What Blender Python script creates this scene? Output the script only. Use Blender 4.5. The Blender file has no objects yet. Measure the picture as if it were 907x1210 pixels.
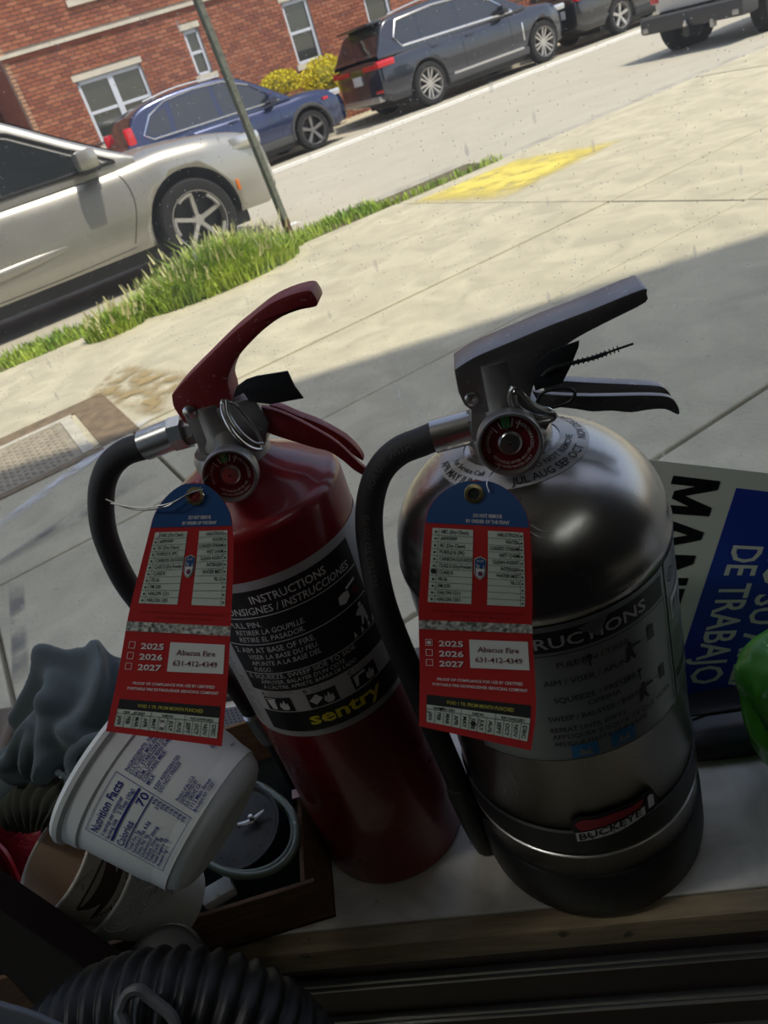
import bpy, bmesh, math, random
from mathutils import Vector, Matrix, noise
rnd = random.Random(7)
PI = math.pi
SC = bpy.context.scene
COL = SC.collection

# ------------------------------------------------------------------ camera
# world: X along the window sill, Y out to the street, Z up, z=0 the sidewalk
FPX, CX, CY = 905.0, 453.5, 605.0
RM = Matrix(((0.95796378, 0.20350272, 0.20221780),
             (0.06411072, 0.53518623, -0.84229776),
             (-0.27963407, 0.81985507, 0.49964232)))
CAM = Vector((0, 0, 1.05))
cd = bpy.data.cameras.new('camera')
cam = bpy.data.objects.new('camera', cd)
COL.objects.link(cam)
cam.matrix_world = Matrix.Translation(CAM) @ RM.to_4x4()
cd.sensor_fit = 'VERTICAL'; cd.sensor_height = 36.0; cd.lens = FPX / 1210 * 36.0
cd.clip_start = 0.02; cd.clip_end = 400
cd.dof.use_dof = True; cd.dof.focus_distance = .50; cd.dof.aperture_fstop = 20
SC.camera = cam

# ------------------------------------------------------------------ view, sky, sun
SC.view_settings.view_transform = 'Standard'
SC.view_settings.look = 'None'
SC.view_settings.exposure = 0.0
SC.view_settings.gamma = 1.0
SC.view_settings.use_curve_mapping = False
SUN_AZ = math.radians(155)      # direction the light travels in, seen from above
SUN_EL = math.radians(62)
w = bpy.data.worlds.new('sky'); SC.world = w; w.use_nodes = True
wn = w.node_tree
bg = wn.nodes['Background']
st = wn.nodes.new('ShaderNodeTexSky')
st.sky_type = 'NISHITA'; st.sun_disc = False
st.sun_elevation = SUN_EL
st.sun_rotation = -(SUN_AZ + PI) + PI / 2
st.air_density = 1.0; st.dust_density = 1.2
hsv = wn.nodes.new('ShaderNodeHueSaturation'); hsv.inputs['Saturation'].default_value = 0.80
wbm = wn.nodes.new('ShaderNodeMix'); wbm.data_type = 'RGBA'; wbm.blend_type = 'MULTIPLY'; wbm.inputs[0].default_value = 1
wbm.inputs[7].default_value = (1.04, 1.0, 0.98, 1)      # the camera's daylight white balance
wn.links.new(st.outputs[0], hsv.inputs['Color']); wn.links.new(hsv.outputs[0], wbm.inputs[6]); wn.links.new(wbm.outputs[2], bg.inputs[0])
bg.inputs[1].default_value = 0.225
sl = bpy.data.lights.new('sun', 'SUN'); sl.energy = 3.75; sl.angle = math.radians(0.6)
sl.color = (1.0, 0.93, 0.80)
so = bpy.data.objects.new('sun', sl); COL.objects.link(so)
LD = Vector((math.cos(SUN_AZ) * math.cos(SUN_EL), math.sin(SUN_AZ) * math.cos(SUN_EL), -math.sin(SUN_EL)))
so.rotation_euler = LD.to_track_quat('-Z', 'Y').to_euler()
so.location = (5, -5, 12)
# shop ceiling light behind the viewer
al = bpy.data.lights.new('shop_lamp_light', 'AREA'); al.shape = 'RECTANGLE'; al.size = 1.1; al.size_y = 0.16
al.energy = 1.3; al.color = (0.95, 1.0, 0.97)
ao = bpy.data.objects.new('shop_lamp_light', al); COL.objects.link(ao)
ao.location = (1.25, -0.95, 2.50); ao.rotation_euler = (0, 0, math.radians(55))

al2 = bpy.data.lights.new('fill_lamp_light', 'AREA'); al2.shape = 'RECTANGLE'; al2.size = .6; al2.size_y = 0.14  # added fill lamp that brightens the tub and tags
al2.energy = 6.5; al2.color = (1.0, 0.98, 0.93)
ao2 = bpy.data.objects.new('fill_lamp_light', al2); COL.objects.link(ao2)
ao2.location = (-1.15, .05, 2.50)

# ------------------------------------------------------------------ geometry of the view
SA = math.radians(35.5)
UV_ = Vector((math.cos(SA), math.sin(SA), 0)); NV = Vector((-math.sin(SA), math.cos(SA), 0))
def ray(x, y):
    return (RM @ Vector((x - CX, -(y - CY), -FPX))).normalized()
def at_z(x, y, z): v = ray(x, y); return CAM + v * ((z - CAM.z) / v.z)
def at_y(x, y, yy): v = ray(x, y); return CAM + v * ((yy - CAM.y) / v.y)
def at_n(x, y, n): v = ray(x, y); return CAM + v * (n / v.dot(NV))
def at_d(x, y, d): return CAM + RM @ (Vector((x - CX, -(y - CY), -FPX)) / FPX * d)
def un(u, n, z=0.0): return UV_ * u + NV * n + Vector((0, 0, z))
def ground_z(n): return -0.08 - 0.0205 * (n - 6.2)

# ------------------------------------------------------------------ materials
MATS = {}
def mat(name, col, rough=0.5, metal=0.0, bump=0.0, bscale=50.0, var=0.0, vscale=8.0, col2=None,
        spec=0.5, coat=0.0, emit=0.0, trans=0.0, stretch=None, coord='Object', sheen=0.0, detail=6.0, distort=0.0, rvar=0.0):
    if name in MATS: return MATS[name]
    m = bpy.data.materials.new(name); m.use_nodes = True
    nt = m.node_tree; b = nt.nodes['Principled BSDF']
    c = tuple(col) + (1,)
    b.inputs['Base Color'].default_value = c
    b.inputs['Roughness'].default_value = rough
    b.inputs['Metallic'].default_value = metal
    b.inputs['Specular IOR Level'].default_value = spec
    b.inputs['Coat Weight'].default_value = coat
    b.inputs['Coat Roughness'].default_value = 0.08
    b.inputs['Transmission Weight'].default_value = trans
    if sheen: b.inputs['Sheen Weight'].default_value = sheen
    if emit:
        b.inputs['Emission Color'].default_value = c; b.inputs['Emission Strength'].default_value = emit
    tc = nt.nodes.new('ShaderNodeTexCoord'); mp = nt.nodes.new('ShaderNodeMapping')
    nt.links.new(tc.outputs[coord], mp.inputs[0])
    if stretch: mp.inputs['Scale'].default_value = stretch
    if var or col2 or rvar:
        nz = nt.nodes.new('ShaderNodeTexNoise'); nz.inputs['Scale'].default_value = vscale
        nz.inputs['Detail'].default_value = detail; nz.inputs['Distortion'].default_value = distort
        nt.links.new(mp.outputs[0], nz.inputs['Vector'])
        rp = nt.nodes.new('ShaderNodeValToRGB')
        rp.color_ramp.elements[0].position = 0.35; rp.color_ramp.elements[1].position = 0.68
        k = 1 - var
        rp.color_ramp.elements[0].color = (col[0] * k, col[1] * k, col[2] * k, 1)
        rp.color_ramp.elements[1].color = (tuple(col2) + (1,)) if col2 else c
        nt.links.new(nz.outputs[0], rp.inputs[0]); nt.links.new(rp.outputs[0], b.inputs['Base Color'])
        if rvar:
            mr = nt.nodes.new('ShaderNodeMapRange')
            mr.inputs['From Min'].default_value = .3; mr.inputs['From Max'].default_value = .7
            mr.inputs['To Min'].default_value = max(0, rough - rvar); mr.inputs['To Max'].default_value = min(1, rough + rvar)
            nt.links.new(nz.outputs[0], mr.inputs[0]); nt.links.new(mr.outputs[0], b.inputs['Roughness'])
    if bump:
        n2 = nt.nodes.new('ShaderNodeTexNoise'); n2.inputs['Scale'].default_value = bscale
        n2.inputs['Detail'].default_value = 5
        nt.links.new(mp.outputs[0], n2.inputs['Vector'])
        bp = nt.nodes.new('ShaderNodeBump'); bp.inputs['Strength'].default_value = bump
        bp.inputs['Distance'].default_value = 0.5 / bscale
        nt.links.new(n2.outputs[0], bp.inputs['Height']); nt.links.new(bp.outputs[0], b.inputs['Normal'])
    MATS[name] = m
    return m

def speckle(m, col, scale, thresh, coord='Object'):
    """add small dust specks / stains to an existing principled material"""
    nt = m.node_tree; b = nt.nodes['Principled BSDF']
    tc = nt.nodes.new('ShaderNodeTexCoord')
    nz = nt.nodes.new('ShaderNodeTexNoise'); nz.inputs['Scale'].default_value = scale; nz.inputs['Detail'].default_value = 3
    nt.links.new(tc.outputs[coord], nz.inputs['Vector'])
    rp = nt.nodes.new('ShaderNodeValToRGB'); rp.color_ramp.elements[0].position = thresh; rp.color_ramp.elements[1].position = min(1, thresh + .06)
    nt.links.new(nz.outputs[0], rp.inputs[0])
    mx = nt.nodes.new('ShaderNodeMix'); mx.data_type = 'RGBA'
    nt.links.new(rp.outputs[0], mx.inputs[0])
    src = b.inputs['Base Color']
    if src.links: nt.links.new(src.links[0].from_socket, mx.inputs[6])
    else: mx.inputs[6].default_value = src.default_value
    mx.inputs[7].default_value = tuple(col) + (1,)
    nt.links.new(mx.outputs[2], b.inputs['Base Color'])
    return m

def glass_mat(name, dirt=0.0, tint=(1, 1, 1), refl=0.06):
    m = bpy.data.materials.new(name); m.use_nodes = True
    nt = m.node_tree; nt.nodes.remove(nt.nodes['Principled BSDF'])
    out = nt.nodes['Material Output']
    tr = nt.nodes.new('ShaderNodeBsdfTransparent'); tr.inputs[0].default_value = tuple(tint) + (1,)
    gl = nt.nodes.new('ShaderNodeBsdfGlossy'); gl.inputs['Roughness'].default_value = 0.02
    lw = nt.nodes.new('ShaderNodeLayerWeight'); pw = nt.nodes.new('ShaderNodeMath'); pw.operation = 'POWER'; pw.inputs[1].default_value = 5
    nt.links.new(lw.outputs['Facing'], pw.inputs[0])
    fr = nt.nodes.new('ShaderNodeMath'); fr.operation = 'MULTIPLY_ADD'; fr.inputs[1].default_value = .9; fr.inputs[2].default_value = .035
    nt.links.new(pw.outputs[0], fr.inputs[0])
    mx = nt.nodes.new('ShaderNodeMixShader')
    nt.links.new(fr.outputs[0], mx.inputs[0]); nt.links.new(tr.outputs[0], mx.inputs[1]); nt.links.new(gl.outputs[0], mx.inputs[2])
    last = mx
    if dirt:
        df = nt.nodes.new('ShaderNodeBsdfDiffuse'); df.inputs[0].default_value = (.75, .75, .72, 1)
        tl = nt.nodes.new('ShaderNodeBsdfTranslucent'); tl.inputs[0].default_value = (.8, .8, .78, 1)
        ad = nt.nodes.new('ShaderNodeMixShader'); ad.inputs[0].default_value = .7
        nt.links.new(df.outputs[0], ad.inputs[1]); nt.links.new(tl.outputs[0], ad.inputs[2])
        tc = nt.nodes.new('ShaderNodeTexCoord')
        def spots(scale, r, stretch, ntr):
            mp = nt.nodes.new('ShaderNodeMapping'); mp.inputs['Scale'].default_value = stretch
            nt.links.new(tc.outputs['Object'], mp.inputs[0])
            vo = nt.nodes.new('ShaderNodeTexVoronoi'); vo.inputs['Scale'].default_value = scale
            nt.links.new(mp.outputs[0], vo.inputs['Vector'])
            lt = nt.nodes.new('ShaderNodeMapRange'); lt.inputs['From Min'].default_value = r; lt.inputs['From Max'].default_value = r * .4
            nt.links.new(vo.outputs['Distance'], lt.inputs[0])
            sp = nt.nodes.new('ShaderNodeSeparateColor'); nt.links.new(vo.outputs['Color'], sp.inputs[0])
            gt = nt.nodes.new('ShaderNodeMath'); gt.operation = 'GREATER_THAN'; gt.inputs[1].default_value = ntr
            nt.links.new(sp.outputs[0], gt.inputs[0])
            mu = nt.nodes.new('ShaderNodeMath'); mu.operation = 'MULTIPLY'
            nt.links.new(lt.outputs[0], mu.inputs[0]); nt.links.new(gt.outputs[0], mu.inputs[1])
            return mu
        a = spots(210, .2, (1, 1, 1), .55)
        b_ = spots(75, .16, (1, 1, .35), .84)
        mxx = nt.nodes.new('ShaderNodeMath'); mxx.operation = 'MAXIMUM'
        nt.links.new(a.outputs[0], mxx.inputs[0]); nt.links.new(b_.outputs[0], mxx.inputs[1])
        nz = nt.nodes.new('ShaderNodeTexNoise'); nz.inputs['Scale'].default_value = 7; nz.inputs['Detail'].default_value = 8
        nt.links.new(tc.outputs['Object'], nz.inputs['Vector'])
        mr = nt.nodes.new('ShaderNodeMapRange'); mr.inputs['From Min'].default_value = .35; mr.inputs['From Max'].default_value = .75
        mr.inputs['To Min'].default_value = .3; mr.inputs['To Max'].default_value = 1
        nt.links.new(nz.outputs[0], mr.inputs[0])
        m2 = nt.nodes.new('ShaderNodeMath'); m2.operation = 'MULTIPLY'
        nt.links.new(mxx.outputs[0], m2.inputs[0]); nt.links.new(mr.outputs[0], m2.inputs[1])
        m3 = nt.nodes.new('ShaderNodeMath'); m3.operation = 'MULTIPLY_ADD'; m3.inputs[1].default_value = dirt
        m4 = nt.nodes.new('ShaderNodeMath'); m4.operation = 'MULTIPLY'; m4.inputs[1].default_value = .06
        nt.links.new(mr.outputs[0], m4.inputs[0])
        nt.links.new(m2.outputs[0], m3.inputs[0]); nt.links.new(m4.outputs[0], m3.inputs[2])
        fin = nt.nodes.new('ShaderNodeMixShader')
        nt.links.new(m3.outputs[0], fin.inputs[0]); nt.links.new(last.outputs[0], fin.inputs[1]); nt.links.new(ad.outputs[0], fin.inputs[2])
        last = fin
    nt.links.new(last.outputs[0], out.inputs[0])
    MATS[name] = m
    return m

# ------------------------------------------------------------------ mesh builder
class MB:
    def __init__(s): s.v = []; s.f = []; s.mi = []
    def add(s, vs, fs, mi=0):
        o = len(s.v); s.v += [Vector(p) for p in vs]
        s.f += [tuple(i + o for i in f) for f in fs]; s.mi += [mi] * len(fs)
        return s
    def box(s, c, d, rot=None, mi=0, bev=0.0):
        """box centred c, full sizes d, optional 3x3 rot; bev = chamfer of all vertical and horizontal edges"""
        hx, hy, hz = d[0] / 2, d[1] / 2, d[2] / 2
        c = Vector(c)
        if bev <= 0:
            P = [Vector((x, y, z)) for z in (-hz, hz) for y in (-hy, hy) for x in (-hx, hx)]
            F = [(0, 2, 3, 1), (4, 5, 7, 6), (0, 1, 5, 4), (2, 6, 7, 3), (0, 4, 6, 2), (1, 3, 7, 5)]
        else:
            b = min(bev, hx * .98, hy * .98, hz * .98)
            bm = bmesh.new(); bmesh.ops.create_cube(bm, size=1)
            for v in bm.verts: v.co = Vector((v.co.x * 2 * hx, v.co.y * 2 * hy, v.co.z * 2 * hz))
            bmesh.ops.bevel(bm, geom=list(bm.edges), offset=b, segments=2, affect='EDGES', profile=.6)
            bm.verts.index_update()
            P = [v.co.copy() for v in bm.verts]; F = [tuple(v.index for v in f.verts) for f in bm.faces]
            bm.free()
        if rot is not None: P = [rot @ p for p in P]
        return s.add([p + c for p in P], F, mi)
    def prism(s, poly, fr, t0, t1, mi=0):
        """poly: 2D points; fr(a,b,t)->3D; extruded from t0 to t1; ear-clipped caps"""
        from mathutils.geometry import tessellate_polygon
        n = len(poly)
        tri = tessellate_polygon([[Vector((p[0], p[1], 0)) for p in poly]])
        area = sum(poly[i][0] * poly[(i + 1) % n][1] - poly[(i + 1) % n][0] * poly[i][1] for i in range(n))
        vs = [fr(p[0], p[1], t0) for p in poly] + [fr(p[0], p[1], t1) for p in poly]
        fs = []
        for t in tri:
            fs.append((t[0], t[1], t[2])); fs.append((t[2] + n, t[1] + n, t[0] + n))
        for i in range(n):
            j = (i + 1) % n; fs.append((i, j, j + n, i + n))
        return s.add(vs, fs, mi)
    def tube(s, pts, r, seg=10, mi=0, caps=True, closed=False, flat=1.0, upv=None):
        pts = [Vector(p) for p in pts]; n = len(pts)
        if n < 2: return s
        rs = r if isinstance(r, (list, tuple)) else [r] * n
        T = []
        for i in range(n):
            a = pts[(i - 1) % n] if (closed or i > 0) else pts[0]
            b = pts[(i + 1) % n] if (closed or i < n - 1) else pts[-1]
            d = (b - a); T.append(d.normalized() if d.length > 1e-9 else Vector((0, 0, 1)))
        nrm = (Vector(upv) if upv is not None else Vector((0, 0, 1)))
        if abs(nrm.dot(T[0])) > .95: nrm = Vector((1, 0, 0))
        nrm = (nrm - T[0] * nrm.dot(T[0])).normalized()
        vs = []
        for i in range(n):
            nrm = (nrm - T[i] * nrm.dot(T[i])).normalized()
            bn = T[i].cross(nrm)
            for k in range(seg):
                a = 2 * PI * k / seg
                vs.append(pts[i] + nrm * math.cos(a) * rs[i] * flat + bn * math.sin(a) * rs[i])
        fs = []
        for i in range(n if closed else n - 1):
            j = (i + 1) % n
            for k in range(seg):
                l = (k + 1) % seg
                fs.append((i * seg + k, i * seg + l, j * seg + l, j * seg + k))
        if caps and not closed:
            fs.append(tuple(range(seg - 1, -1, -1))); fs.append(tuple((n - 1) * seg + k for k in range(seg)))
        return s.add(vs, fs, mi)
    def lathe(s, prof, M, seg=48, mi=0, a0=0.0, a1=2 * PI, capb=False, capt=False):
        """prof: [(r,h)], M: Matrix 4x4 (axis = local Z)"""
        full = abs(a1 - a0 - 2 * PI) < 1e-6
        cols = seg if full else seg + 1
        vs = []
        for (r, h) in prof:
            for k in range(cols):
                a = a0 + (a1 - a0) * k / seg
                vs.append(M @ Vector((r * math.cos(a), r * math.sin(a), h)))
        fs = []
        for i in range(len(prof) - 1):
            for k in range(seg):
                l = (k + 1) % cols
                fs.append((i * cols + k, i * cols + l, (i + 1) * cols + l, (i + 1) * cols + k))
        if capb: fs.append(tuple(range(cols - 1, -1, -1)))
        if capt: fs.append(tuple((len(prof) - 1) * cols + k for k in range(cols)))
        return s.add(vs, fs, mi)
    def grid(s, fn, nu, nv, mi=0):
        vs = [fn(i / nu, j / nv) for j in range(nv + 1) for i in range(nu + 1)]
        fs = [(j * (nu + 1) + i, j * (nu + 1) + i + 1, (j + 1) * (nu + 1) + i + 1, (j + 1) * (nu + 1) + i) for j in range(nv) for i in range(nu)]
        return s.add(vs, fs, mi)

ORG = {}
def local_of(parent, p): return p
def link(o, parent=None):
    COL.objects.link(o)
    if parent is not None: o.parent = parent
def build(name, mb, mats, parent=None, smooth=True, angle=40, world=True, kind=None, solid=0.0, bevel=0.0):
    """MB -> ONE mesh object. world=True: verts are world coordinates (root of the thing subtracted)."""
    if not isinstance(mats, (list, tuple)): mats = [mats]
    me = bpy.data.meshes.new(name)
    off = Vector((0, 0, 0))
    if parent is not None and world:
        off = ORG.get(parent.name, Vector((0, 0, 0)))
    loc = Vector((0, 0, 0))
    vs = mb.v
    if parent is None and world and vs:
        lo = Vector((min(p.x for p in vs), min(p.y for p in vs), min(p.z for p in vs)))
        hi = Vector((max(p.x for p in vs), max(p.y for p in vs), max(p.z for p in vs)))
        loc = Vector(((lo.x + hi.x) / 2, (lo.y + hi.y) / 2, lo.z)); off = loc
    me.from_pydata([p - off for p in vs], [], mb.f)
    for m in mats: me.materials.append(m)
    if len(mats) > 1: me.polygons.foreach_set('material_index', mb.mi)
    me.validate()
    bm = bmesh.new(); bm.from_mesh(me)
    bmesh.ops.recalc_face_normals(bm, faces=bm.faces)
    if bevel:
        es = [e for e in bm.edges if len(e.link_faces) == 2 and e.calc_face_angle(0) > math.radians(35)]
        bmesh.ops.bevel(bm, geom=es, offset=bevel, segments=2, affect='EDGES', profile=.6)
    if smooth:
        for f in bm.faces: f.smooth = True
        for e in bm.edges:
            if len(e.link_faces) == 2 and e.calc_face_angle(0) > math.radians(angle): e.smooth = False
    bm.to_mesh(me); bm.free()
    o = bpy.data.objects.new(name, me)
    o.location = loc
    link(o, parent)
    ORG[o.name] = off
    if solid:
        md = o.modifiers.new('thickness', 'SOLIDIFY'); md.thickness = solid; md.offset = 0
    if kind: o['kind'] = kind
    return o
def thing(name, label, cat, loc, group=None, rotz=0.0, kind=None):
    o = bpy.data.objects.new(name, None); o.empty_display_size = .05
    o.location = loc; o.rotation_euler = (0, 0, rotz)
    COL.objects.link(o); ORG[o.name] = Vector(loc)
    tag(o, label, cat, group, kind)
    return o
def tag(o, label=None, cat=None, group=None, kind=None):
    if label: o['label'] = label
    if cat: o['category'] = cat
    if group: o['group'] = group
    if kind: o['kind'] = kind
    return o
def boolean_cut(o, cutters):
    for c in cutters:
        md = o.modifiers.new('b', 'BOOLEAN'); md.operation = 'DIFFERENCE'; md.object = c; md.solver = 'EXACT'
    dg = bpy.context.evaluated_depsgraph_get(); dg.update()
    me = bpy.data.meshes.new_from_object(o.evaluated_get(dg))
    o.modifiers.clear(); o.data = me
    for c in cutters: bpy.data.objects.remove(c)
def smooth_path(pts, n=8):
    """Catmull-Rom"""
    P = [Vector(p) for p in pts]; P = [P[0] * 2 - P[1]] + P + [P[-1] * 2 - P[-2]]
    out = []
    for i in range(1, len(P) - 2):
        for k in range(n):
            t = k / n; a, b, c, d = P[i - 1:i + 3]
            out.append(.5 * ((2 * b) + (c - a) * t + (2 * a - 5 * b + 4 * c - d) * t * t + (3 * b - a - 3 * c + d) * t ** 3))
    out.append(P[-2]); return out
def frame(origin, zdir, xhint=(1, 0, 0)):
    z = Vector(zdir).normalized(); x = Vector(xhint); x = (x - z * x.dot(z)).normalized(); y = z.cross(x)
    M = Matrix((x, y, z)).transposed().to_4x4(); M.translation = Vector(origin); return M

# text as flat triangles --------------------------------------------------
TXT = {}
def text_tris(s, bold=0.0):
    """returns verts (x,y) for cap height 1, advance width, tris"""
    key = (s, bold)
    if key in TXT: return TXT[key]
    cu = bpy.data.curves.new('t', 'FONT'); cu.body = s; cu.size = 1.0 / 0.73; cu.resolution_u = 2; cu.offset = bold
    cu.fill_mode = 'FRONT'
    o = bpy.data.objects.new('t', cu); COL.objects.link(o)
    dg = bpy.context.evaluated_depsgraph_get(); dg.update()
    me = bpy.data.meshes.new_from_object(o.evaluated_get(dg))
    vs = [(v.co.x, v.co.y) for v in me.vertices]; fs = [tuple(p.vertices) for p in me.polygons]
    bpy.data.objects.remove(o); bpy.data.curves.remove(cu); bpy.data.meshes.remove(me)
    if vs:
        x0 = min(v[0] for v in vs); x1 = max(v[0] for v in vs)
        vs = [(v[0] - x0, v[1]) for v in vs]; W = x1 - x0
    else: W = 1
    TXT[key] = (vs, W, fs); return TXT[key]
def put_text(mb, s, fn, x, y, h, width=None, rot=0.0, align='l', bold=0.0, shear=0.0, mi=0, maxw=None):
    """fn(a,b)->3D. text with cap height h starting at (x,y); width forces total width"""
    vs, W, fs = text_tris(s, bold)
    sx = h if width is None else width / W
    if maxw and W * sx > maxw: sx = maxw / W
    tw = W * sx
    ox = {'l': 0, 'c': -tw / 2, 'r': -tw}[align]
    c, sn = math.cos(rot), math.sin(rot)
    out = []
    for (a, b) in vs:
        a2 = a * sx + ox + b * h * shear; b2 = b * h
        out.append(fn(x + a2 * c - b2 * sn, y + a2 * sn + b2 * c))
    mb.add(out, fs, mi)
def put_rect(mb, fn, x0, y0, x1, y1, n=1, m=1, mi=0):
    mb.grid(lambda i, j: fn(x0 + (x1 - x0) * i, y0 + (y1 - y0) * j), n, m, mi)
def put_poly(mb, fn, poly, mi=0):
    from mathutils.geometry import tessellate_polygon
    tri = tessellate_polygon([[Vector((p[0], p[1], 0)) for p in poly]])
    mb.add([fn(*p) for p in poly], [tuple(t) for t in tri], mi)
def put_mono(mb, fn, poly, n=16, mi=0):
    """polygon cut into upright strips so that it follows a curved surface"""
    x0 = min(p[0] for p in poly); x1 = max(p[0] for p in poly); N = len(poly); cols = []
    for i in range(n + 1):
        x = x0 + (x1 - x0) * (i / n * .9998 + .0001); ys = []
        for k in range(N):
            a, b = poly[k], poly[(k + 1) % N]
            if (a[0] - x) * (b[0] - x) <= 0 and abs(a[0] - b[0]) > 1e-9: ys.append(a[1] + (b[1] - a[1]) * (x - a[0]) / (b[0] - a[0]))
        if ys: cols.append((x, min(ys), max(ys)))
    vs = [fn(x, y) for x, y0, y1 in cols for y in (y0, y1)]
    mb.add(vs, [(2 * i, 2 * i + 2, 2 * i + 3, 2 * i + 1) for i in range(len(cols) - 1)], mi)
def put_disc(mb, fn, x, y, r, n=14, r2=None, mi=0):
    put_poly(mb, fn, [(x + r * math.cos(2 * PI * k / n), y + (r2 or r) * math.sin(2 * PI * k / n)) for k in range(n)], mi)

# ================================================================== MATERIALS
M_side = mat('sidewalk_concrete', (.60, .55, .385), .9, bump=.35, bscale=60, var=.24, vscale=4.2, distort=1.0, detail=9)
speckle(M_side, (.34, .31, .24), 38, .68)
M_curb = mat('curb_concrete', (.50, .47, .38), .9, bump=.3, bscale=40, var=.3, vscale=6)
M_road = mat('asphalt', (.50, .465, .36), .9, bump=.3, bscale=90, var=.10, vscale=1.6, distort=1)
M_dirt = mat('packed_soil', (.16, .13, .07), .95, bump=.5, bscale=30, var=.4, vscale=9)
M_white_line = mat('road_paint', (.93, .91, .80), .8, var=.2, vscale=12)
M_brickm = mat('mortar', (.36, .30, .25), .95, var=.2, vscale=6)
M_brick = [mat('brick_red_%d' % i, c, .9, bump=.2, bscale=40, var=.2, vscale=5) for i, c in enumerate([(.38, .13, .065), (.33, .105, .055), (.43, .16, .085), (.27, .085, .05)])]
M_stone = mat('pale_limestone', (.66, .60, .48), .85, var=.15, vscale=5)
M_wframe = mat('white_window_frame', (.62, .65, .70), .5)
M_dglass = mat('dark_window_glass', (.035, .04, .035), .06, spec=.8)
M_blind = mat('pale_curtain', (.30, .32, .28), .8)
M_grass = mat('grass_blade', (.26, .46, .03), .6, var=.3, vscale=3, col2=(.50, .62, .07))
M_seed = mat('grass_seed_head', (.60, .57, .28), .8)
M_fors = mat('yellow_foliage', (.78, .66, .02), .7, var=.25, vscale=9)
M_pole = mat('galvanised_green_steel', (.20, .215, .17), .55, metal=.3, var=.3, vscale=20)
M_rust = mat('rusty_steel', (.16, .09, .05), .85, var=.4, vscale=40)
M_litter = mat('white_paper', (.85, .85, .83), .8)
M_tyre = mat('tyre_rubber', (.010, .010, .010), .8, bump=.2, bscale=80)
M_black = mat('black_plastic', (.018, .018, .019), .5)
M_alloy = mat('alloy_rim', (.48, .46, .42), .4, metal=.5)
M_alloyd = mat('dark_alloy_rim', (.20, .19, .18), .4, metal=.6)
M_cglass = mat('car_glass', (.018, .022, .024), .03, spec=.9)
M_chrome = mat('chrome_trim', (.62, .63, .64), .18, metal=1)
M_tail = mat('red_tail_lens', (.55, .012, .02), .2, coat=.5)
M_plate = mat('number_plate', (.65, .66, .66), .5)
M_hlamp = mat('headlamp_lens', (.55, .56, .56), .15, metal=.5)
M_orange_glint = mat('painted_orange_glint', (.75, .18, .02), .3)

# ================================================================== OUTSIDE GROUND
def poly_slab(name, pts, z0, z1, m, parent=None, kind=None, bevel=0.0, zf=None):
    """pts: xy points; zf gives the top height at a point"""
    mb = MB()
    n = len(pts)
    top = [Vector((p[0], p[1], zf(p) if zf else z1)) for p in pts]; bot = [Vector((p[0], p[1], (zf(p) - (z1 - z0)) if zf else z0)) for p in pts]
    mb.add(bot + top, [tuple(range(n - 1, -1, -1)), tuple(range(n, 2 * n))] + [(i, (i + 1) % n, (i + 1) % n + n, i + n) for i in range(n)])
    return build(name, mb, m, parent, smooth=False, kind=kind, bevel=bevel)

# earth under everything
M_shopdark = mat('dark_render', (.14, .13, .125), .9)
sw = thing('sidewalk', None, None, (0, 3, 0), kind='structure')
sb = MB(); A = [un(-8, -1.5), un(14, -1.5), un(14, 5.55), un(-8, 5.55)]
build('slab_bed', MB().box((0, 0, -.09), (1, 1, 1)) if False else sb.add([p + Vector((0, 0, z)) for z in (-.3, -.035) for p in A], [(0, 1, 2, 3), (4, 5, 6, 7), (0, 1, 5, 4), (1, 2, 6, 5), (2, 3, 7, 6), (3, 0, 4, 7)]), M_dirt, sw, smooth=False)
rows = [(3.315, 5.56, [-8, -4.6, -1.15, 3.2, 6.6, 10, 14]), (2.465, 3.30, [-8, -5.2, -2.6, -.6, .35, 3.2, 5.5, 8, 14]),
        (1.26, 2.45, [-8, -5, -2.8, -.35, 3.2, 5.6, 9]), (0.0, 1.245, [-3, -1.5, 0.2, 1.9, 3.9, 6]), (-2.5, -.015, [-1, .9, 3, 6])]
HATCH = (-.72, 0.64)      # u range of the cellar hatch
def slab(u0, u1, n0, n1, dz=0.0):
    g = .007
    P = [un(u0 + g, n0), un(u1 - g, n0), un(u1 - g, n1), un(u0 + g, n1)]
    if all(p.y < .66 for p in P): return
    poly_slab('paving_slab', [(p.x, p.y) for p in P], -.06, dz, M_side, sw, bevel=.006)
for (n0, n1, us) in rows:
    for a, b in zip(us[:-1], us[1:]):
        slab(a, b, n0, n1, rnd.uniform(-.003, .002))

# cellar hatch let into the pavement (its frame and diamond plate)
M_hatch = mat('sandy_steel_plate', (.42, .37, .27), .8, var=.3, vscale=14)
M_hframe = mat('rust_stained_frame', (.25, .18, .10), .85, var=.4, vscale=18)
Mh_light = mat('pale_worn_edge', (.60, .56, .45), .8, var=.2, vscale=20)
h0 = at_z(120, 465, .0); h1 = at_z(68, 486, 0); 
hatch = thing('cellar_hatch', 'rust-stained steel cellar hatch with raised diamond plate set in the sidewalk', 'hatch', un(-.2, 3.6, 0))
uu = h0.dot(UV_); nn_ = h0.dot(NV)
def hb(u0, u1, n0, n1, z0, z1): 
    return MB().add([un(u0, n0, z0), un(u1, n0, z0), un(u1, n1, z0), un(u0, n1, z0), un(u0, n0, z1), un(u1, n0, z1), un(u1, n1, z1), un(u0, n1, z1)],
                    [(3, 2, 1, 0), (4, 5, 6, 7), (0, 1, 5, 4), (1, 2, 6, 5), (2, 3, 7, 6), (3, 0, 4, 7)])
HU1 = uu; HN1 = nn_; HU0 = uu - 1.5; HN0 = nn_ - .78
build('frame_bar', hb(HU0, HU1, HN1 - .15, HN1, -.02, .006), M_hframe, hatch)
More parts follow.
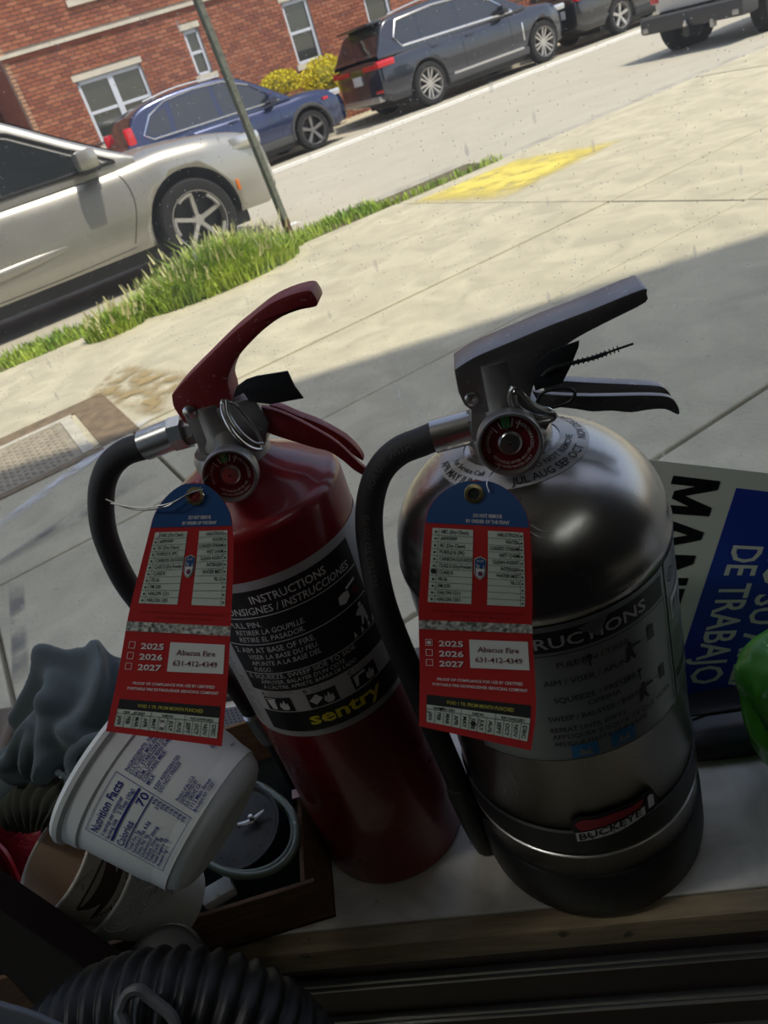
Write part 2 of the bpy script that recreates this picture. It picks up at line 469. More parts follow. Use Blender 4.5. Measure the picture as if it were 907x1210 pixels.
build('frame_bar', hb(HU1 - .17, HU1, HN0, HN1 - .15, -.02, .006), M_hframe, hatch)
build('frame_bar', hb(HU0, HU1 - .17, HN0 - .05, HN0, -.02, .006), M_hframe, hatch)
build('door_edge', hb(HU0, HU1 - .19, HN1 - .21, HN1 - .165, -.02, .014), Mh_light, hatch)
build('door_edge', hb(HU1 - .25, HU1 - .20, HN0, HN1 - .21, -.02, .012), Mh_light, hatch)
build('door_plate', hb(HU0, HU1 - .25, HN0, HN1 - .21, -.02, .004), M_hatch, hatch)
mb = MB()
nu_, nv_ = 46, 44
for i in range(nu_):
    for j in range(nv_):
        u = HU0 + .02 + i * .027; n = HN1 - .24 - j * .027
        if u > HU1 - .28 or n < HN0 + .02: continue
        a = PI / 4 if (i + j) % 2 else -PI / 4
        d = UV_ * math.cos(a) + NV * math.sin(a); e = UV_ * -math.sin(a) + NV * math.cos(a); c = un(u, n, .004)
        top = Vector((0, 0, .006))
        mb.add([c - d * .015, c + e * .0055, c + d * .015, c - e * .0055, c + top - d * .008, c + top + d * .008],
               [(0, 1, 4), (1, 2, 5), (1, 5, 4), (2, 3, 5), (3, 0, 4), (3, 4, 5)])
build('raised_lug', mb, M_hatch, hatch, smooth=False, kind='stuff')

# worn yellow paint on the sidewalk
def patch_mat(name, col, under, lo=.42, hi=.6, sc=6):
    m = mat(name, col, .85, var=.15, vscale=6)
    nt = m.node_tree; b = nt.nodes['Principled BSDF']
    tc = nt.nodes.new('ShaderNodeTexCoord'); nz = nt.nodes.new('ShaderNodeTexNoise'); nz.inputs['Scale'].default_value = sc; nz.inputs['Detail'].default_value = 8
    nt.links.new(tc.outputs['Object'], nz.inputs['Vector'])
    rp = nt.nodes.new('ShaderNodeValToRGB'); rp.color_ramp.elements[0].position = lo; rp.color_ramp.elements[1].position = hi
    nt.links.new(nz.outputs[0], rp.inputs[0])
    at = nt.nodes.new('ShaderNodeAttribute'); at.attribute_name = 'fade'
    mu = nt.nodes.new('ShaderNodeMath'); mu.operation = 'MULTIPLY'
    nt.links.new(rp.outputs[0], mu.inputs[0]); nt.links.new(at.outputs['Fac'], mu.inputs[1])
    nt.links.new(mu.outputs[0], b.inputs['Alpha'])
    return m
def soft_patch(name, corners, z, m, label=None, cat=None, nu=24, nv=8, edge=.18, parent=None):
    mb = MB(); c = [Vector((p[0], p[1], z)) for p in corners]
    mb.grid(lambda s, t: (c[0] * (1 - s) + c[1] * s) * (1 - t) + (c[3] * (1 - s) + c[2] * s) * t, nu, nv)
    o = build(name, mb, m, parent, smooth=False)
    at = o.data.attributes.new('fade', 'FLOAT', 'POINT')
    vals = []
    for j in range(nv + 1):
        for i in range(nu + 1):
            s, t = i / nu, j / nv
            d = min(s / (edge * .5), (1 - s) / (edge * .9), t / edge, (1 - t) / edge)
            vals.append(max(0, min(1, d + .15 * math.sin(i * 3.1 + j))))
    at.data.foreach_set('value', vals)
    if label: tag(o, label, cat)
    return o
M_ypaint = patch_mat('worn_yellow_paint', (.82, .68, .13), M_side, .22, .5, 5)
soft_patch('yellow_paint_patch', [at_z(478, 243, 0), at_z(596, 237, 0), at_z(742, 163, 0), at_z(612, 187, 0)], .0035, M_ypaint,
           'worn yellow paint patch on the sunlit sidewalk beside the curb', 'road marking', edge=.2)
M_damp = patch_mat('ochre_damp_stain', (.40, .30, .13), M_side, .40, .62, 9)
soft_patch('stain_or_streak', [at_z(100, 470, 0), at_z(190, 500, 0), at_z(235, 440, 0), at_z(140, 430, 0)], .0075, M_damp, parent=sw)

M_glare = patch_mat('painted_glare_streak', (.85, .86, .86), M_side, .30, .62, 7)  # pale reflection of the shop glass, painted onto the shaded slabs
soft_patch('stain_or_streak', [at_z(-60, 660, 0), at_z(20, 615, 0), at_z(215, 470, 0), at_z(150, 505, 0)], .0045, M_glare, parent=sw, edge=.4)
M_dstreak = patch_mat('dark_streak', (.16, .155, .15), M_side, .38, .66, 6)  # darker streaks on the near slabs
soft_patch('stain_or_streak', [at_z(-40, 690, 0), at_z(60, 640, 0), at_z(190, 560, 0), at_z(150, 560, 0)], .0050, M_dstreak, parent=sw, edge=.4)
soft_patch('stain_or_streak', [at_z(15, 820, 0), at_z(40, 815, 0), at_z(30, 690, 0), at_z(10, 690, 0)], .0050, M_dstreak, parent=sw, edge=.3)
# verge, curb, road
P = [at_z(-120, 510, 0), at_z(0, 428, 0), at_z(160, 388, 0), at_z(230, 350, 0), at_z(350, 296, 0), at_z(440, 250, 0), at_z(612, 186, 0)]
cu0, cu1 = -8.0, 14.0
vg = [(p.x, p.y) for p in [un(-8, 5.56), un(4.25, 5.56), un(4.25, 6.02), un(-8, 6.02)]]
verge = poly_slab('verge_soil', vg, -.2, -.01, M_dirt, None, kind='structure')
curb = thing('curb', None, None, un(3, 6.1, -.1), kind='structure')
for i in range(-5, 8):
    a = 4.25 + i * 1.7
    if a < 4.2: n0, n1 = 6.03, 6.19
    else: n0, n1 = 5.575, 5.74
    build('curb_stone', hb(a + .006, a + 1.694, n0, n1, -.25, -.005), M_curb, curb, smooth=False, bevel=.012)
# the pavement fills up to the curb at the left of stone 2
road = thing('road', None, None, un(3, 9, -.1), kind='structure')
mb = MB()
def roadz(u, n): return ground_z(n)
mb.grid(lambda s, t: un(-10 + 34 * s, 5.7 + 11.6 * t, ground_z(5.7 + 11.6 * t)), 4, 8)
build('road_surface', mb, M_road, road)
# double pale line along the far side
def far_strip(n0, n1, dz, u0=-6, u1=24):
    return MB().grid(lambda s, t: un(u0 + (u1 - u0) * s, n0 + (n1 - n0) * t, ground_z(n0 + (n1 - n0) * t) + dz), 4, 1)
lineN = at_z(478, 143, -.22).dot(NV)
build('painted_line', far_strip(13.30, 13.55, .004), M_white_line, road)
build('painted_line', far_strip(13.72, 14.15, .004), M_white_line, road)
# far sidewalk and ground up to the house
gz = ground_z(17.3)
far = thing('far_sidewalk', None, None, un(3, 18, gz), kind='structure')
build('far_curb', hb(-10, 26, 16.9, 17.1, gz - .2, gz + .12), M_curb, far, smooth=False)
build('far_pavement', hb(-10, 26, 17.1, 19.4, gz - .2, gz + .11), M_side, far, smooth=False)

# grass blades: stuff
def blades(name, pts, label, hmin, hmax, wd, lean=.5, m=None, seeds=0, kind='stuff'):
    mb = MB()
    for (p, k) in pts:
        h = rnd.uniform(hmin, hmax) * k; a = rnd.uniform(0, 2 * PI); l = rnd.uniform(.1, lean) * h
        d = Vector((math.cos(a), math.sin(a), 0)); s = Vector((-d.y, d.x, 0)) * wd * .5 * rnd.uniform(.7, 1.3)
        b = p; m1 = p + d * l * .35 + Vector((0, 0, h * .55)); t = p + d * l + Vector((0, 0, h * rnd.uniform(.8, 1)))
        mb.add([b - s, b + s, m1 + s * .8, m1 - s * .8, t], [(0, 1, 2, 3), (3, 2, 4)], 0)
        if seeds and rnd.random() < seeds:
            q = t; e = d * .02 + Vector((0, 0, .05))
            mb.add([q - s * 1.2, q + s * 1.2, q + e * 1.4 + s * .3, q + e * 1.4 - s * .3], [(0, 1, 2, 3)], 1)
    o = build(name, mb, [M_grass, M_seed], None, smooth=False)
    return tag(o, label, 'grass', kind='stuff')
pts = []
for i in range(15000):
    u = rnd.uniform(-5.5, 4.3); n = rnd.uniform(5.53, 6.04)
    if u > 3.2 and n > 5.62 + .1 * rnd.random(): continue
    wgt = noise.noise(Vector((u * 2, n * 3, 0))) + .2
    if wgt < -.12 and rnd.random() < .8: continue
    if u > 1.9 and n < 5.62 and rnd.random() < .6: continue
    pts.append((un(u, n, -.012), 1))
blades('verge_grass', pts, 'short green grass growing along the curb verge under the parked cars', .03, .09, .010)
def clump(name, px, py, rad_u, rad_n, count, h, label, seeds=.12, lean=.6):
    c = at_z(px, py, 0); q = []
    for i in range(count):
        a = rnd.uniform(0, 2 * PI); r = rnd.random() ** .6
        du, dn = math.cos(a) * r * rad_u, math.sin(a) * r * rad_n
        p = c + UV_ * du + NV * dn
        if p.dot(NV) > 6.04 : p -= NV * (p.dot(NV) - 6.0)
        q.append((Vector((p.x, p.y, -.01)), 1 - .55 * r))
    blades(name, q, label, h * .5, h, .014, lean, seeds=seeds)
clump('weed_clump', 262, 335, .62, .30, 5200, .42, 'tall clump of green seeding weeds in front of the silver car wheel', .05, .9)
clump('weed_clump', 320, 300, .30, .22, 1500, .22, 'lower weeds at the foot of the signpost', .05, .7)
clump('weed_clump', 138, 392, .20, .12, 900, .24, 'small bright green tuft of weeds under the silver car door', .1, .8)
def litter(px, py, sz, label):
    c = at_z(px, py, .03); mb = MB()
    def f(s, t):
        return c + Vector(((s - .5) * sz, (t - .5) * sz * .6, .02 * noise.noise(Vector((s * 3 + px, t * 3, 0))) + .03))
    mb.grid(f, 6, 5); o = build('paper_scrap', mb, M_litter, None, smooth=False, solid=.001)
    tag(o, label, 'litter', 'paper scraps in the grass')
litter(318, 283, .16, 'larger white paper scrap in the weeds left of the signpost')
litter(350, 268, .08, 'small white paper scrap in the grass right of the signpost')
litter(178, 362, .09, 'white paper scrap at the sidewalk edge below the silver car')

# ------------------------------------------------------------------ signpost
pb = at_z(350, 292, -.02)
pt = at_n(234.5, 0, pb.dot(NV)); d = (pt - pb); pt2 = pb + d * 1.75
post = thing('signpost', 'leaning green-grey steel sign post, rusty at its foot, standing in the weeds', 'post', pb)
zd = d.normalized(); xd = (UV_ - zd * UV_.dot(zd)).normalized(); yd = zd.cross(xd)
def chan(k0, k1, m, nm):
    a = pb + d * k0; b = pb + d * k1; sec = [(-.030, 0), (-.030, .004), (-.016, .004), (-.012, .028), (.012, .028), (.016, .004), (.030, .004), (.030, 0), (.0195, 0), (.0155, .024 - .0), (-.0155, .024 - .0), (-.0195, 0)]
    sec = [(-.032, .022), (-.018, .022), (-.012, -.006), (.012, -.006), (.018, .022), (.032, .022), (.032, .018), (.021, .018), (.015, -.010), (-.015, -.010), (-.021, .018), (-.032, .018)]
    mb = MB(); L = (b - a).length
    mb.prism(sec, lambda x, y, t: a + xd * x + yd * y + zd * t, 0, L)
    build(nm, mb, m, post, smooth=False)
chan(0, .13, M_rust, 'rusty_foot'); chan(.13, 1.75, M_pole, 'channel_post')
mb = MB()
for i in range(36):
    q = pb + zd * (.35 + i * .075) - yd * .0105
    mb.lathe([(.0045, -.0008), (.0045, .0012)], frame(q, -yd), seg=8, capt=True)
build('punched_hole', mb, M_black, post, kind='stuff')

# ------------------------------------------------------------------ the brick house opposite
HN = 19.0
gzh = ground_z(17.3) + .11
HD = UV_  # facade direction
FS = math.radians(1.2)
house = thing('brick_house', 'red brick apartment house across the street with pale stone band and white windows', 'building', un(6, HN, gzh))
U0 = at_n(34, 139, HN).dot(UV_)
# features from their rays onto the facade plane
def fu(x, y): p = at_n(x, y, HN); return p.dot(UV_), p.z
band_l = fu(5, 68); band_z = 2.60
def lean_fix(u, z): return u - (z - 1.4) * .055
wins = []
def wdef(tl, tr, bl, kind_):
    a, b, c = fu(*tl), fu(*tr), fu(*bl)
    return dict(u0=a[0], u1=b[0], z1=(a[1] + b[1]) / 2, z0=c[1], k=kind_)
W1 = wdef((83, 83), (160, 60), (122, 172), 'double')
W2 = wdef((215, 37), (233, 31), (236, 90), 'narrow')
W3 = wdef((331, 4), (361, -6), (356, 76), 'single')
W4 = wdef((428, -4), (456, -14), (448, 70), 'single')
WU = wdef((43, -90), (92, -106), (46, 10), 'double')
wins = [W1, W2, W3, W4, WU]
W1['z1'] = 2.22; 
zt = max(W3['z1'], 2.3)
for k, W_ in enumerate(wins): pass
BZ0 = gzh - .1; BZ1 = 7.5
UE = U0 + 20
def hole(u, z):
    for W_ in wins:
        if W_['u0'] - .03 < u < W_['u1'] + .03 and W_['z0'] - .02 < z < W_['z1'] + .12: return True
    return False
band_pl = (fu(5, 68), fu(232, 1)); 
BANDZ = (band_pl[0][1] + band_pl[1][1]) / 2
# backing wall with openings cut as boxes: built from strips around the windows
def wall_strips(u0, u1, z0, z1, ws, nf, nb):
    """split a wall rectangle into boxes that leave the windows open"""
    xs = sorted({u0, u1} | {w_['u0'] for w_ in ws} | {w_['u1'] for w_ in ws})
    mb = MB()
    for a, b in zip(xs[:-1], xs[1:]):
        cuts = sorted([(w_['z0'], w_['z1']) for w_ in ws if w_['u0'] <= a + 1e-6 and w_['u1'] >= b - 1e-6])
        z = z0
        for (c0, c1) in cuts:
            if c0 > z: h = hb(a, b, nf, nb, z, c0); mb.add(h.v, h.f)
            z = c1
        if z < z1: h = hb(a, b, nf, nb, z, z1); mb.add(h.v, h.f)
    return mb
build('mortar_wall', wall_strips(U0, UE, BZ0, BZ1, wins, HN + .012, HN + .35), M_brickm, house, smooth=False)
build('gable_wall', hb(U0, U0 + .3, HN + .3, HN + 9, BZ0, BZ1), M_brick[3], house, smooth=False)
bw, bh, bd = .205, .060, .012
cw, ch = .218, .076
bcount = 0; stuff = [MB() for _ in M_brick]; cand = []
for r in range(int((4.1 - BZ0) / ch)):
    z = BZ0 + r * ch + .008
    off = (r % 2) * cw / 2
    for c in range(-1, int(15.5 / cw)):
        u = U0 + c * cw + off; a = max(u, U0); b = min(u + bw, UE)
        if b - a < .05: continue
        for W_ in wins:
            if z + bh > W_['z0'] - .02 and z < W_['z1'] + .10:
                if a < W_['u0'] < b: b = W_['u0']
                elif a < W_['u1'] < b: a = W_['u1']
                elif W_['u0'] <= a and b <= W_['u1']: b = a
        if b - a < .03: continue
        if BANDZ - .10 < z < BANDZ + .05: continue
        cand.append((a, b, z, (r * 7 + c * 3 + rnd.randrange(4)) % 4, rnd.uniform(0, .006)))
cand.sort(key=lambda t: (t[0] - U0) ** 2 * .2 + (t[2] - 2.3) ** 2)
meshes = {}
def brick_mesh(L, k):
    key = (round(L, 2), k)
    if key not in meshes:
        mb = MB().box((0, 0, 0), (L, .03, bh)); me = bpy.data.meshes.new('brick'); me.from_pydata(mb.v, [], mb.f); me.materials.append(M_brick[k]); meshes[key] = me
    return meshes[key]
for i, (a, b, z, k, pr) in enumerate(cand):
    if i < 290 and a > U0 - .01:
        o = bpy.data.objects.new('brick', brick_mesh(b - a, k)); link(o, house)
        o.location = un((a + b) / 2, HN + .01 - pr, z + bh / 2) - ORG[house.name]; o.rotation_euler = (0, 0, SA)
    else:
        h = hb(a, b, HN - .005 - pr, HN + .02, z, z + bh); stuff[k].add(h.v, h.f)
allb = MB()
for k, s_ in enumerate(stuff): allb.add(s_.v, s_.f, k)
build('brickwork', allb, M_brick, house, smooth=False, kind='stuff')
build('stone_band', hb(U0 - .03, UE, HN - .06, HN + .02, BANDZ - .045, BANDZ + .02), M_stone, house, smooth=False)
build('corbel_course', hb(U0 - .02, UE, HN - .03, HN + .02, BANDZ - .11, BANDZ - .045), M_brick[3], house, smooth=False)
# quoin bricks alternate along the corner
mb = MB()
for r in range(int((4.1 - BZ0) / ch)):
    z = BZ0 + r * ch + .008
    h = hb(U0 - (.012 if r % 2 else .002), U0 + .09, HN - .014, HN + .1, z, z + bh); mb.add(h.v, h.f)
build('quoin', mb, mat('pale_brick', (.48, .27, .16), .9, var=.2), house, smooth=False, kind='stuff')
def house_window(W_):
    u0, u1, z0, z1 = W_['u0'], W_['u1'], W_['z0'], W_['z1']
    f = hb(u0, u0 + .07, HN + .05, HN + .14, z0, z1)
    for (a, b, c, d_) in [(u1 - .07, u1, z0, z1), (u0, u1, z1 - .08, z1), (u0, u1, z0, z0 + .06)]:
        h = hb(a, b, HN + .05, HN + .14, c, d_); f.add(h.v, h.f)
    fr_ = build('window', f, M_wframe, house, smooth=False)
    cols = 2 if W_['k'] == 'double' else 1
    if cols == 2: 
        h = hb((u0 + u1) / 2 - .06, (u0 + u1) / 2 + .06, HN + .045, HN + .14, z0, z1); build('mullion', h, M_wframe, fr_, smooth=False)
    ORG[fr_.name] = ORG[house.name]
    zm = z0 + (z1 - z0) * .5
    for c in range(cols):
        a = u0 + .07 if c == 0 else (u0 + u1) / 2 + .06; b = u1 - .07 if c == cols - 1 else (u0 + u1) / 2 - .06
        build('meeting_rail', hb(a, b, HN + .06, HN + .13, zm - .03, zm + .03), M_wframe, fr_, smooth=False)
        build('pane', hb(a, b, HN + .09, HN + .10, zm + .03, z1 - .08), M_dglass, fr_, smooth=False)
        build('pane', hb(a, b, HN + .10, HN + .11, z0 + .06, zm - .03), M_dglass, fr_, smooth=False)
    build('curtain', hb(u0 + .02, u1 - .02, HN + .3, HN + .32, z0, z1), M_blind, fr_, smooth=False)
    build('window_sill', hb(u0 - .08, u1 + .08, HN - .07, HN + .06, z0 - .12, z0), M_stone, house, smooth=False)
    build('lintel', hb(u0 - .05, u1 + .05, HN - .012, HN + .06, z1, z1 + .11), M_stone, house, smooth=False)
for W_ in wins: house_window(W_)
# darker neighbour house to the left of the corner
nb = thing('neighbour_house', 'darker shaded brick house set back beyond the left corner', 'building', un(U0 - 4, HN + 4.5, gzh))
build('wall', hb(U0 - 12, U0 - .05, HN + 3.6, HN + 5, BZ0, 8), M_brick[3], nb, smooth=False)
f = hb(U0 - 1.9, U0 - .9, HN + 3.5, HN + 3.62, 1.0, 2.3); build('window', f, M_wframe, nb, smooth=False)
build('pane', hb(U0 - 1.8, U0 - 1.0, HN + 3.48, HN + 3.5, 1.1, 2.2), M_dglass, nb, smooth=False)
# iron railing in front of the house
rl = thing('iron_railing', 'thin dark iron railing along the front of the brick house', 'railing', un(6, 18.3, gzh))
M_iron = mat('dark_iron', (.03, .03, .03), .6)
for z in (.62, 1.02): build('rail', MB().tube([un(U0 + .2, 18.6, z), un(UE, 18.6, z)], .014, 6), M_iron, rl)
for i in range(100):
    u = U0 + .25 + i * .13
    build('baluster', MB().tube([un(u, 18.6, gzh), un(u, 18.6, 1.06)], .007, 4), M_iron, rl)
# yellow bushes
def bush(px, py, ru, rn, rz, label, seed):
    c = at_n(px, py, 17.9); r2 = random.Random(seed)
    root = thing('yellow_bush', label, 'bush', Vector((c.x, c.y, gzh)), 'yellow bushes in front of the brick house')
    mb = MB()
    for i in range(2600):
        th = r2.uniform(0, 2 * PI); ph = math.acos(r2.uniform(-.6, 1)); rr = r2.uniform(.75, 1.02)
        p = Vector((math.cos(th) * math.sin(ph) * ru * rr, math.sin(th) * math.sin(ph) * rn * rr, math.cos(ph) * rz * rr))
        q = Vector((c.x, c.y, 0)) + UV_ * p.x + NV * p.y + Vector((0, 0, c.z - rz * .1 + p.z))
        s = .035; a = Vector((r2.uniform(-1, 1), r2.uniform(-1, 1), r2.uniform(-1, 1))).normalized(); b = a.cross(Vector((r2.uniform(-1, 1), r2.uniform(-1, 1), .3))).normalized()
        mb.add([q - a * s, q + b * s * .5, q + a * s, q - b * s * .5], [(0, 1, 2, 3)])
    build('foliage', mb, M_fors, root, smooth=False, kind='stuff')
    cc = MB(); M4 = Matrix.Translation(Vector((c.x, c.y, c.z - rz * .1)))
    cc.lathe([(.01, -rz * .5), (ru * .55, -rz * .4), (ru * .72, 0), (ru * .6, rz * .45), (ru * .3, rz * .72), (.01, rz * .8)], M4, 14)
    build('crown', cc, mat('olive_inner_foliage', (.30, .27, .02), .9, var=.4, vscale=20), root)
    st_ = MB()
    for k in range(5):
        a = k * 1.3; st_.tube([Vector((c.x + .03 * math.cos(a), c.y + .03 * math.sin(a), gzh)), Vector((c.x + .12 * math.cos(a), c.y + .12 * math.sin(a), c.z))], .012, 5)
    build('stem', st_, M_rust, root)
bush(331, 99, .50, .4, .30, 'smaller rounded yellow flowering bush behind the blue car', 3)
bush(384, 93, .62, .45, .52, 'larger yellow flowering bush left of the dark blue SUV', 4)

# ================================================================== CARS
def interp(P, x):
    if x <= P[0][0]: return P[0][1]
    for (a, b), (c, d) in zip(P[:-1], P[1:]):
        if x <= c:
            t = (x - a) / (c - a) if c > a else 0
            return b + (d - b) * t
    return P[-1][1]
def smoothed(P, n=10):
    S = smooth_path([(p[0], p[1], 0) for p in P], n); out = [(S[0].x, S[0].y)]
    for q in S[1:]:
        if q.x > out[-1][0] + 1e-5: out.append((q.x, q.y))
    return out
def wheel_parts(root, c, r, w_, side, style, n_sp, rimm):
    """c centre (local), side -1 near +1 far"""
    M = frame(c, (0, side, 0), (1, 0, 0))
    t = MB(); h = w_ / 2
    t.lathe([(r * .66, h * .9), (r * .80, h), (r * .93, h * .95), (r * .985, h * .7), (r, h * .3), (r, -h * .3), (r * .985, -h * .7), (r * .9, -h), (r * .6, -h)], M, 40)
    wh = build('wheel', t, M_tyre, root, world=False)
    rb = MB(); R_ = r * .69
    rb.lathe([(R_ * .97, h * .55), (R_, h * .95), (R_ * 1.03, h * .98), (R_ * 1.02, h * .5), (R_ * .98, -h * .6)], M, 40)
    rb.lathe([(.001, h * .62), (R_ * .16, h * .62), (R_ * .22, h * .45), (R_ * .22, 0)], M, 20)
    def spoke(ang, w0, w1, off0=0, off1=0):
        ca, sa = math.cos(ang), math.sin(ang)
        def P(rr, tt, z): return M @ Vector((rr * ca - tt * sa, rr * sa + tt * ca, z))
        vs = [P(R_ * .15, off0 - w0, h * .60), P(R_ * .15, off0 + w0, h * .60), P(R_ * .99, off1 + w1, h * .80), P(R_ * .99, off1 - w1, h * .80),
              P(R_ * .15, off0 - w0, h * .25), P(R_ * .15, off0 + w0, h * .25), P(R_ * .99, off1 + w1, h * .45), P(R_ * .99, off1 - w1, h * .45)]
        rb.add(vs, [(0, 1, 2, 3), (7, 6, 5, 4), (0, 4, 5, 1), (1, 5, 6, 2), (2, 6, 7, 3), (3, 7, 4, 0)])
    for k in range(n_sp):
        a = 2 * PI * k / n_sp + .3
        if style == 'double':
            spoke(a, R_ * .05, R_ * .06, -R_ * .06, -R_ * .18); spoke(a, R_ * .05, R_ * .06, R_ * .06, R_ * .18)
        elif style == 'hook':
            spoke(a, R_ * .07, R_ * .07); 
            ca = a + .0
            pts = [M @ Vector((math.cos(a + q) * R_ * .93, math.sin(a + q) * R_ * .93, h * .78)) for q in (0, .15, .3, .45, .6)]
            rb.tube(pts, R_ * .075, 6)
        else: spoke(a, R_ * .09, R_ * .14)
    build('rim', rb, rimm, wh, world=False)
    db = MB(); db.lathe([(.001, -h * .2), (R_ * .97, -h * .2)], M, 30); build('brake_disc', db, M_black, wh, world=False)
def car(name, label, u_rear, n_near, S, group=None, roll=0.0, gz0=None):
    L, W = S['L'], S['W']
    z0 = ground_z(n_near) if gz0 is None else gz0
    root = thing(name, label, 'car', un(u_rear, n_near + W / 2, z0), group, SA)
    root.rotation_euler = (S.get('bank', 0), S.get('pitch', 0), SA)
    paint = S['paint']
    top = smoothed(S['top']); bot = S['bot']; plan = smoothed(S['plan'])
    sec = [(0, 0), (.80, 0), (.93, .02), (.965, .10), (.985, .22), (1.0, .40), (1.0, .52), (.99, .64), (.985, .74), (.965, .84), (.93, .915), (.86, .965), (.72, .99), (.4, 1.01), (0, 1.02)]
    nx = 56; mb = MB(); xs = []
    for i in range(nx + 1):
        t = i / nx; xs.append(L * (.5 - .5 * math.cos(PI * t)) * .6 + L * t * .4)
    rings = []
    for x in xs:
        hw = interp(plan, x); zt = interp(top, x); zb_ = interp(bot, x)
        half = [(-p * hw, zb_ + (zt - zb_) * q) for p, q in sec]
        rings.append([Vector((x, y, z)) for y, z in half] + [Vector((x, -y, z)) for y, z in reversed(half[1:-1])])
    n = len(rings[0]); vs = [p for r_ in rings for p in r_]; fs = []
    for i in range(nx):
        for k in range(n): fs.append((i * n + k, i * n + (k + 1) % n, (i + 1) * n + (k + 1) % n, (i + 1) * n + k))
    fs.append(tuple(range(n))); fs.append(tuple(reversed([nx * n + k for k in range(n)])))
    mb.add(vs, fs)
    body = build('body', mb, [paint, M_black], root, world=False, angle=50)
    r = S['tyre']; ar = S.get('arch', r * 1.18); cuts = []
    for xw in (S['xr'], S['xf']):
        for sd in (-1, 1):
            c = MB().lathe([(.001, -.02), (ar, -.02), (ar, .34), (.001, .34)], frame((xw, sd * (W / 2 + .02), r), (0, -sd, 0)), 40)
            co = build('cutter', c, [paint, M_black], None, world=False, smooth=False)
            for p in co.data.polygons: p.material_index = 1
            co.matrix_world = Matrix.Translation(un(u_rear, n_near + W / 2, z0)) @ root.rotation_euler.to_matrix().to_4x4()
            cuts.append(co)
    bpy.context.view_layer.update()
    boolean_cut(body, cuts)
    for p in body.data.polygons: p.use_smooth = True
    build('underbody_occluder', MB().box(((S['xr'] + S['xf']) / 2, 0, .25), (S['xf'] - S['xr'] + 1.0, W * .80, .16)), M_black, root, world=False)  # black box added low down to darken the shade under the car
    # greenhouse
    gh = smoothed(S['roof']); gx0, gx1 = gh[0][0], gh[-1][0]; wb = W / 2 * .945; tb = S.get('tumble', .30)
    belt = S['belt']
    def ysec(x, z): return wb - max(0, (z - belt)) * tb - S.get('gtaper', 0) * max(0, (x - L * .6)) ** 2
    g = MB(); ng = 48; ms = 12
    def gp(s, t):
        x = gx0 + (gx1 - gx0) * s; zr = max(interp(gh, x), belt - .02)
        h = zr - (belt - .06); tt = abs(t - .5) * 2; sg = -1 if t < .5 else 1
        # tt 1..0.45 the side, 0.45..0 the roof
        rc = min(.07, h * .45)
        if tt > .55:
            z = belt - .06 + (h - rc) * (1 - tt) / .45; y = ysec(x, z)
        elif tt > .4:
            a = (.55 - tt) / .15 * PI / 2; z = zr - rc + rc * math.sin(a); y = ysec(x, zr - rc) - rc * 1.3 * (1 - math.cos(a))
        else:
            y0 = ysec(x, zr - rc) - rc * 1.3; y = y0 * tt / .4; z = zr + .025 * (1 - (tt / .4) ** 2) * min(1, h / .3)
        return Vector((x, sg * y, z))
    g.grid(gp, ng, 40)
    build('roof', g, S.get('roofpaint', paint), root, world=False, angle=60)
    def glass_patch(nm, x0, x1, inset, m=M_cglass):
        q = MB()
        def f(s, t):
            x = x0 + (x1 - x0) * s; zr = interp(gh, x); h = zr - (belt - .06); rc = min(.07, h * .45)
            y0 = (ysec(x, zr - rc) - rc * .9 - inset); tt = abs(t - .5) * 2
            return Vector((x, (t - .5) * 2 * y0, zr + .025 * (1 - min(1, tt * .9) ** 2) * min(1, h / .3) + .007))
        q.grid(f, 10, 10); return build(nm, q, m, root, world=False)
    if S.get('wind'): glass_patch('windshield', *S['wind'], .03)
    if S.get('rear'): glass_patch('rear_window', *S['rear'], .03)
    for poly in S['windows']:
        for sd in (-1, 1):
            q = MB(); q.prism(poly, lambda a, b, t: Vector((a, sd * (ysec(a, b) + t), b)), -.01, .006)
            wo = build('side_window', q, M_cglass, root, world=False, smooth=False)
    for sd in (-1, 1):
        if S.get('chrome'):
            pl = S['chrome']; q = MB()
            q.tube([Vector((a, sd * (ysec(a, b) + .008), b)) for a, b in pl], S.get('chw', .018), 6, closed=True)
            build('window_trim', q, M_chrome if not S.get('blacktrim') else M_black, root, world=False)
    for xw in (S['xr'], S['xf']):
        for sd in (-1, 1):
            wheel_parts(root, (xw, sd * (W / 2 - .12), r), r, .23, sd, S['rimstyle'], S['spokes'], S['rimmat'])
        if S.get('clad'):
            for sd in (-1, 1):
                q = MB(); pts = []
                for k in range(15):
                    a = math.radians(-8 + 196 * k / 14); pts.append(Vector((xw + math.cos(a) * (ar + .02), sd * (interp(plan, xw) * .995 + .004), r + math.sin(a) * (ar + .02))))
                q.tube(pts, .035, 6); build('arch_cladding', q, S['clad'], root, world=False)
    if S.get('clad') or S.get('sill'):
        for sd in (-1, 1):
            q = MB().box(((S['xr'] + S['xf']) / 2, sd * (W / 2 - .05), interp(bot, L / 2) + .05), (S['xf'] - S['xr'] - 2 * ar, .12, .14), bev=.02)
            build('sill_cladding', q, S.get('sill') or S['clad'], root, world=False)
    # door shut lines as thin dark gaps, handles, mirror
    def yside(x, z):
        zt = interp(top, x); zb_ = interp(bot, x); q = (z - zb_) / (zt - zb_); hw = interp(plan, x)
        return hw * interp([(b, a) for a, b in sec[2:13]], q)
    S['yside'] = yside
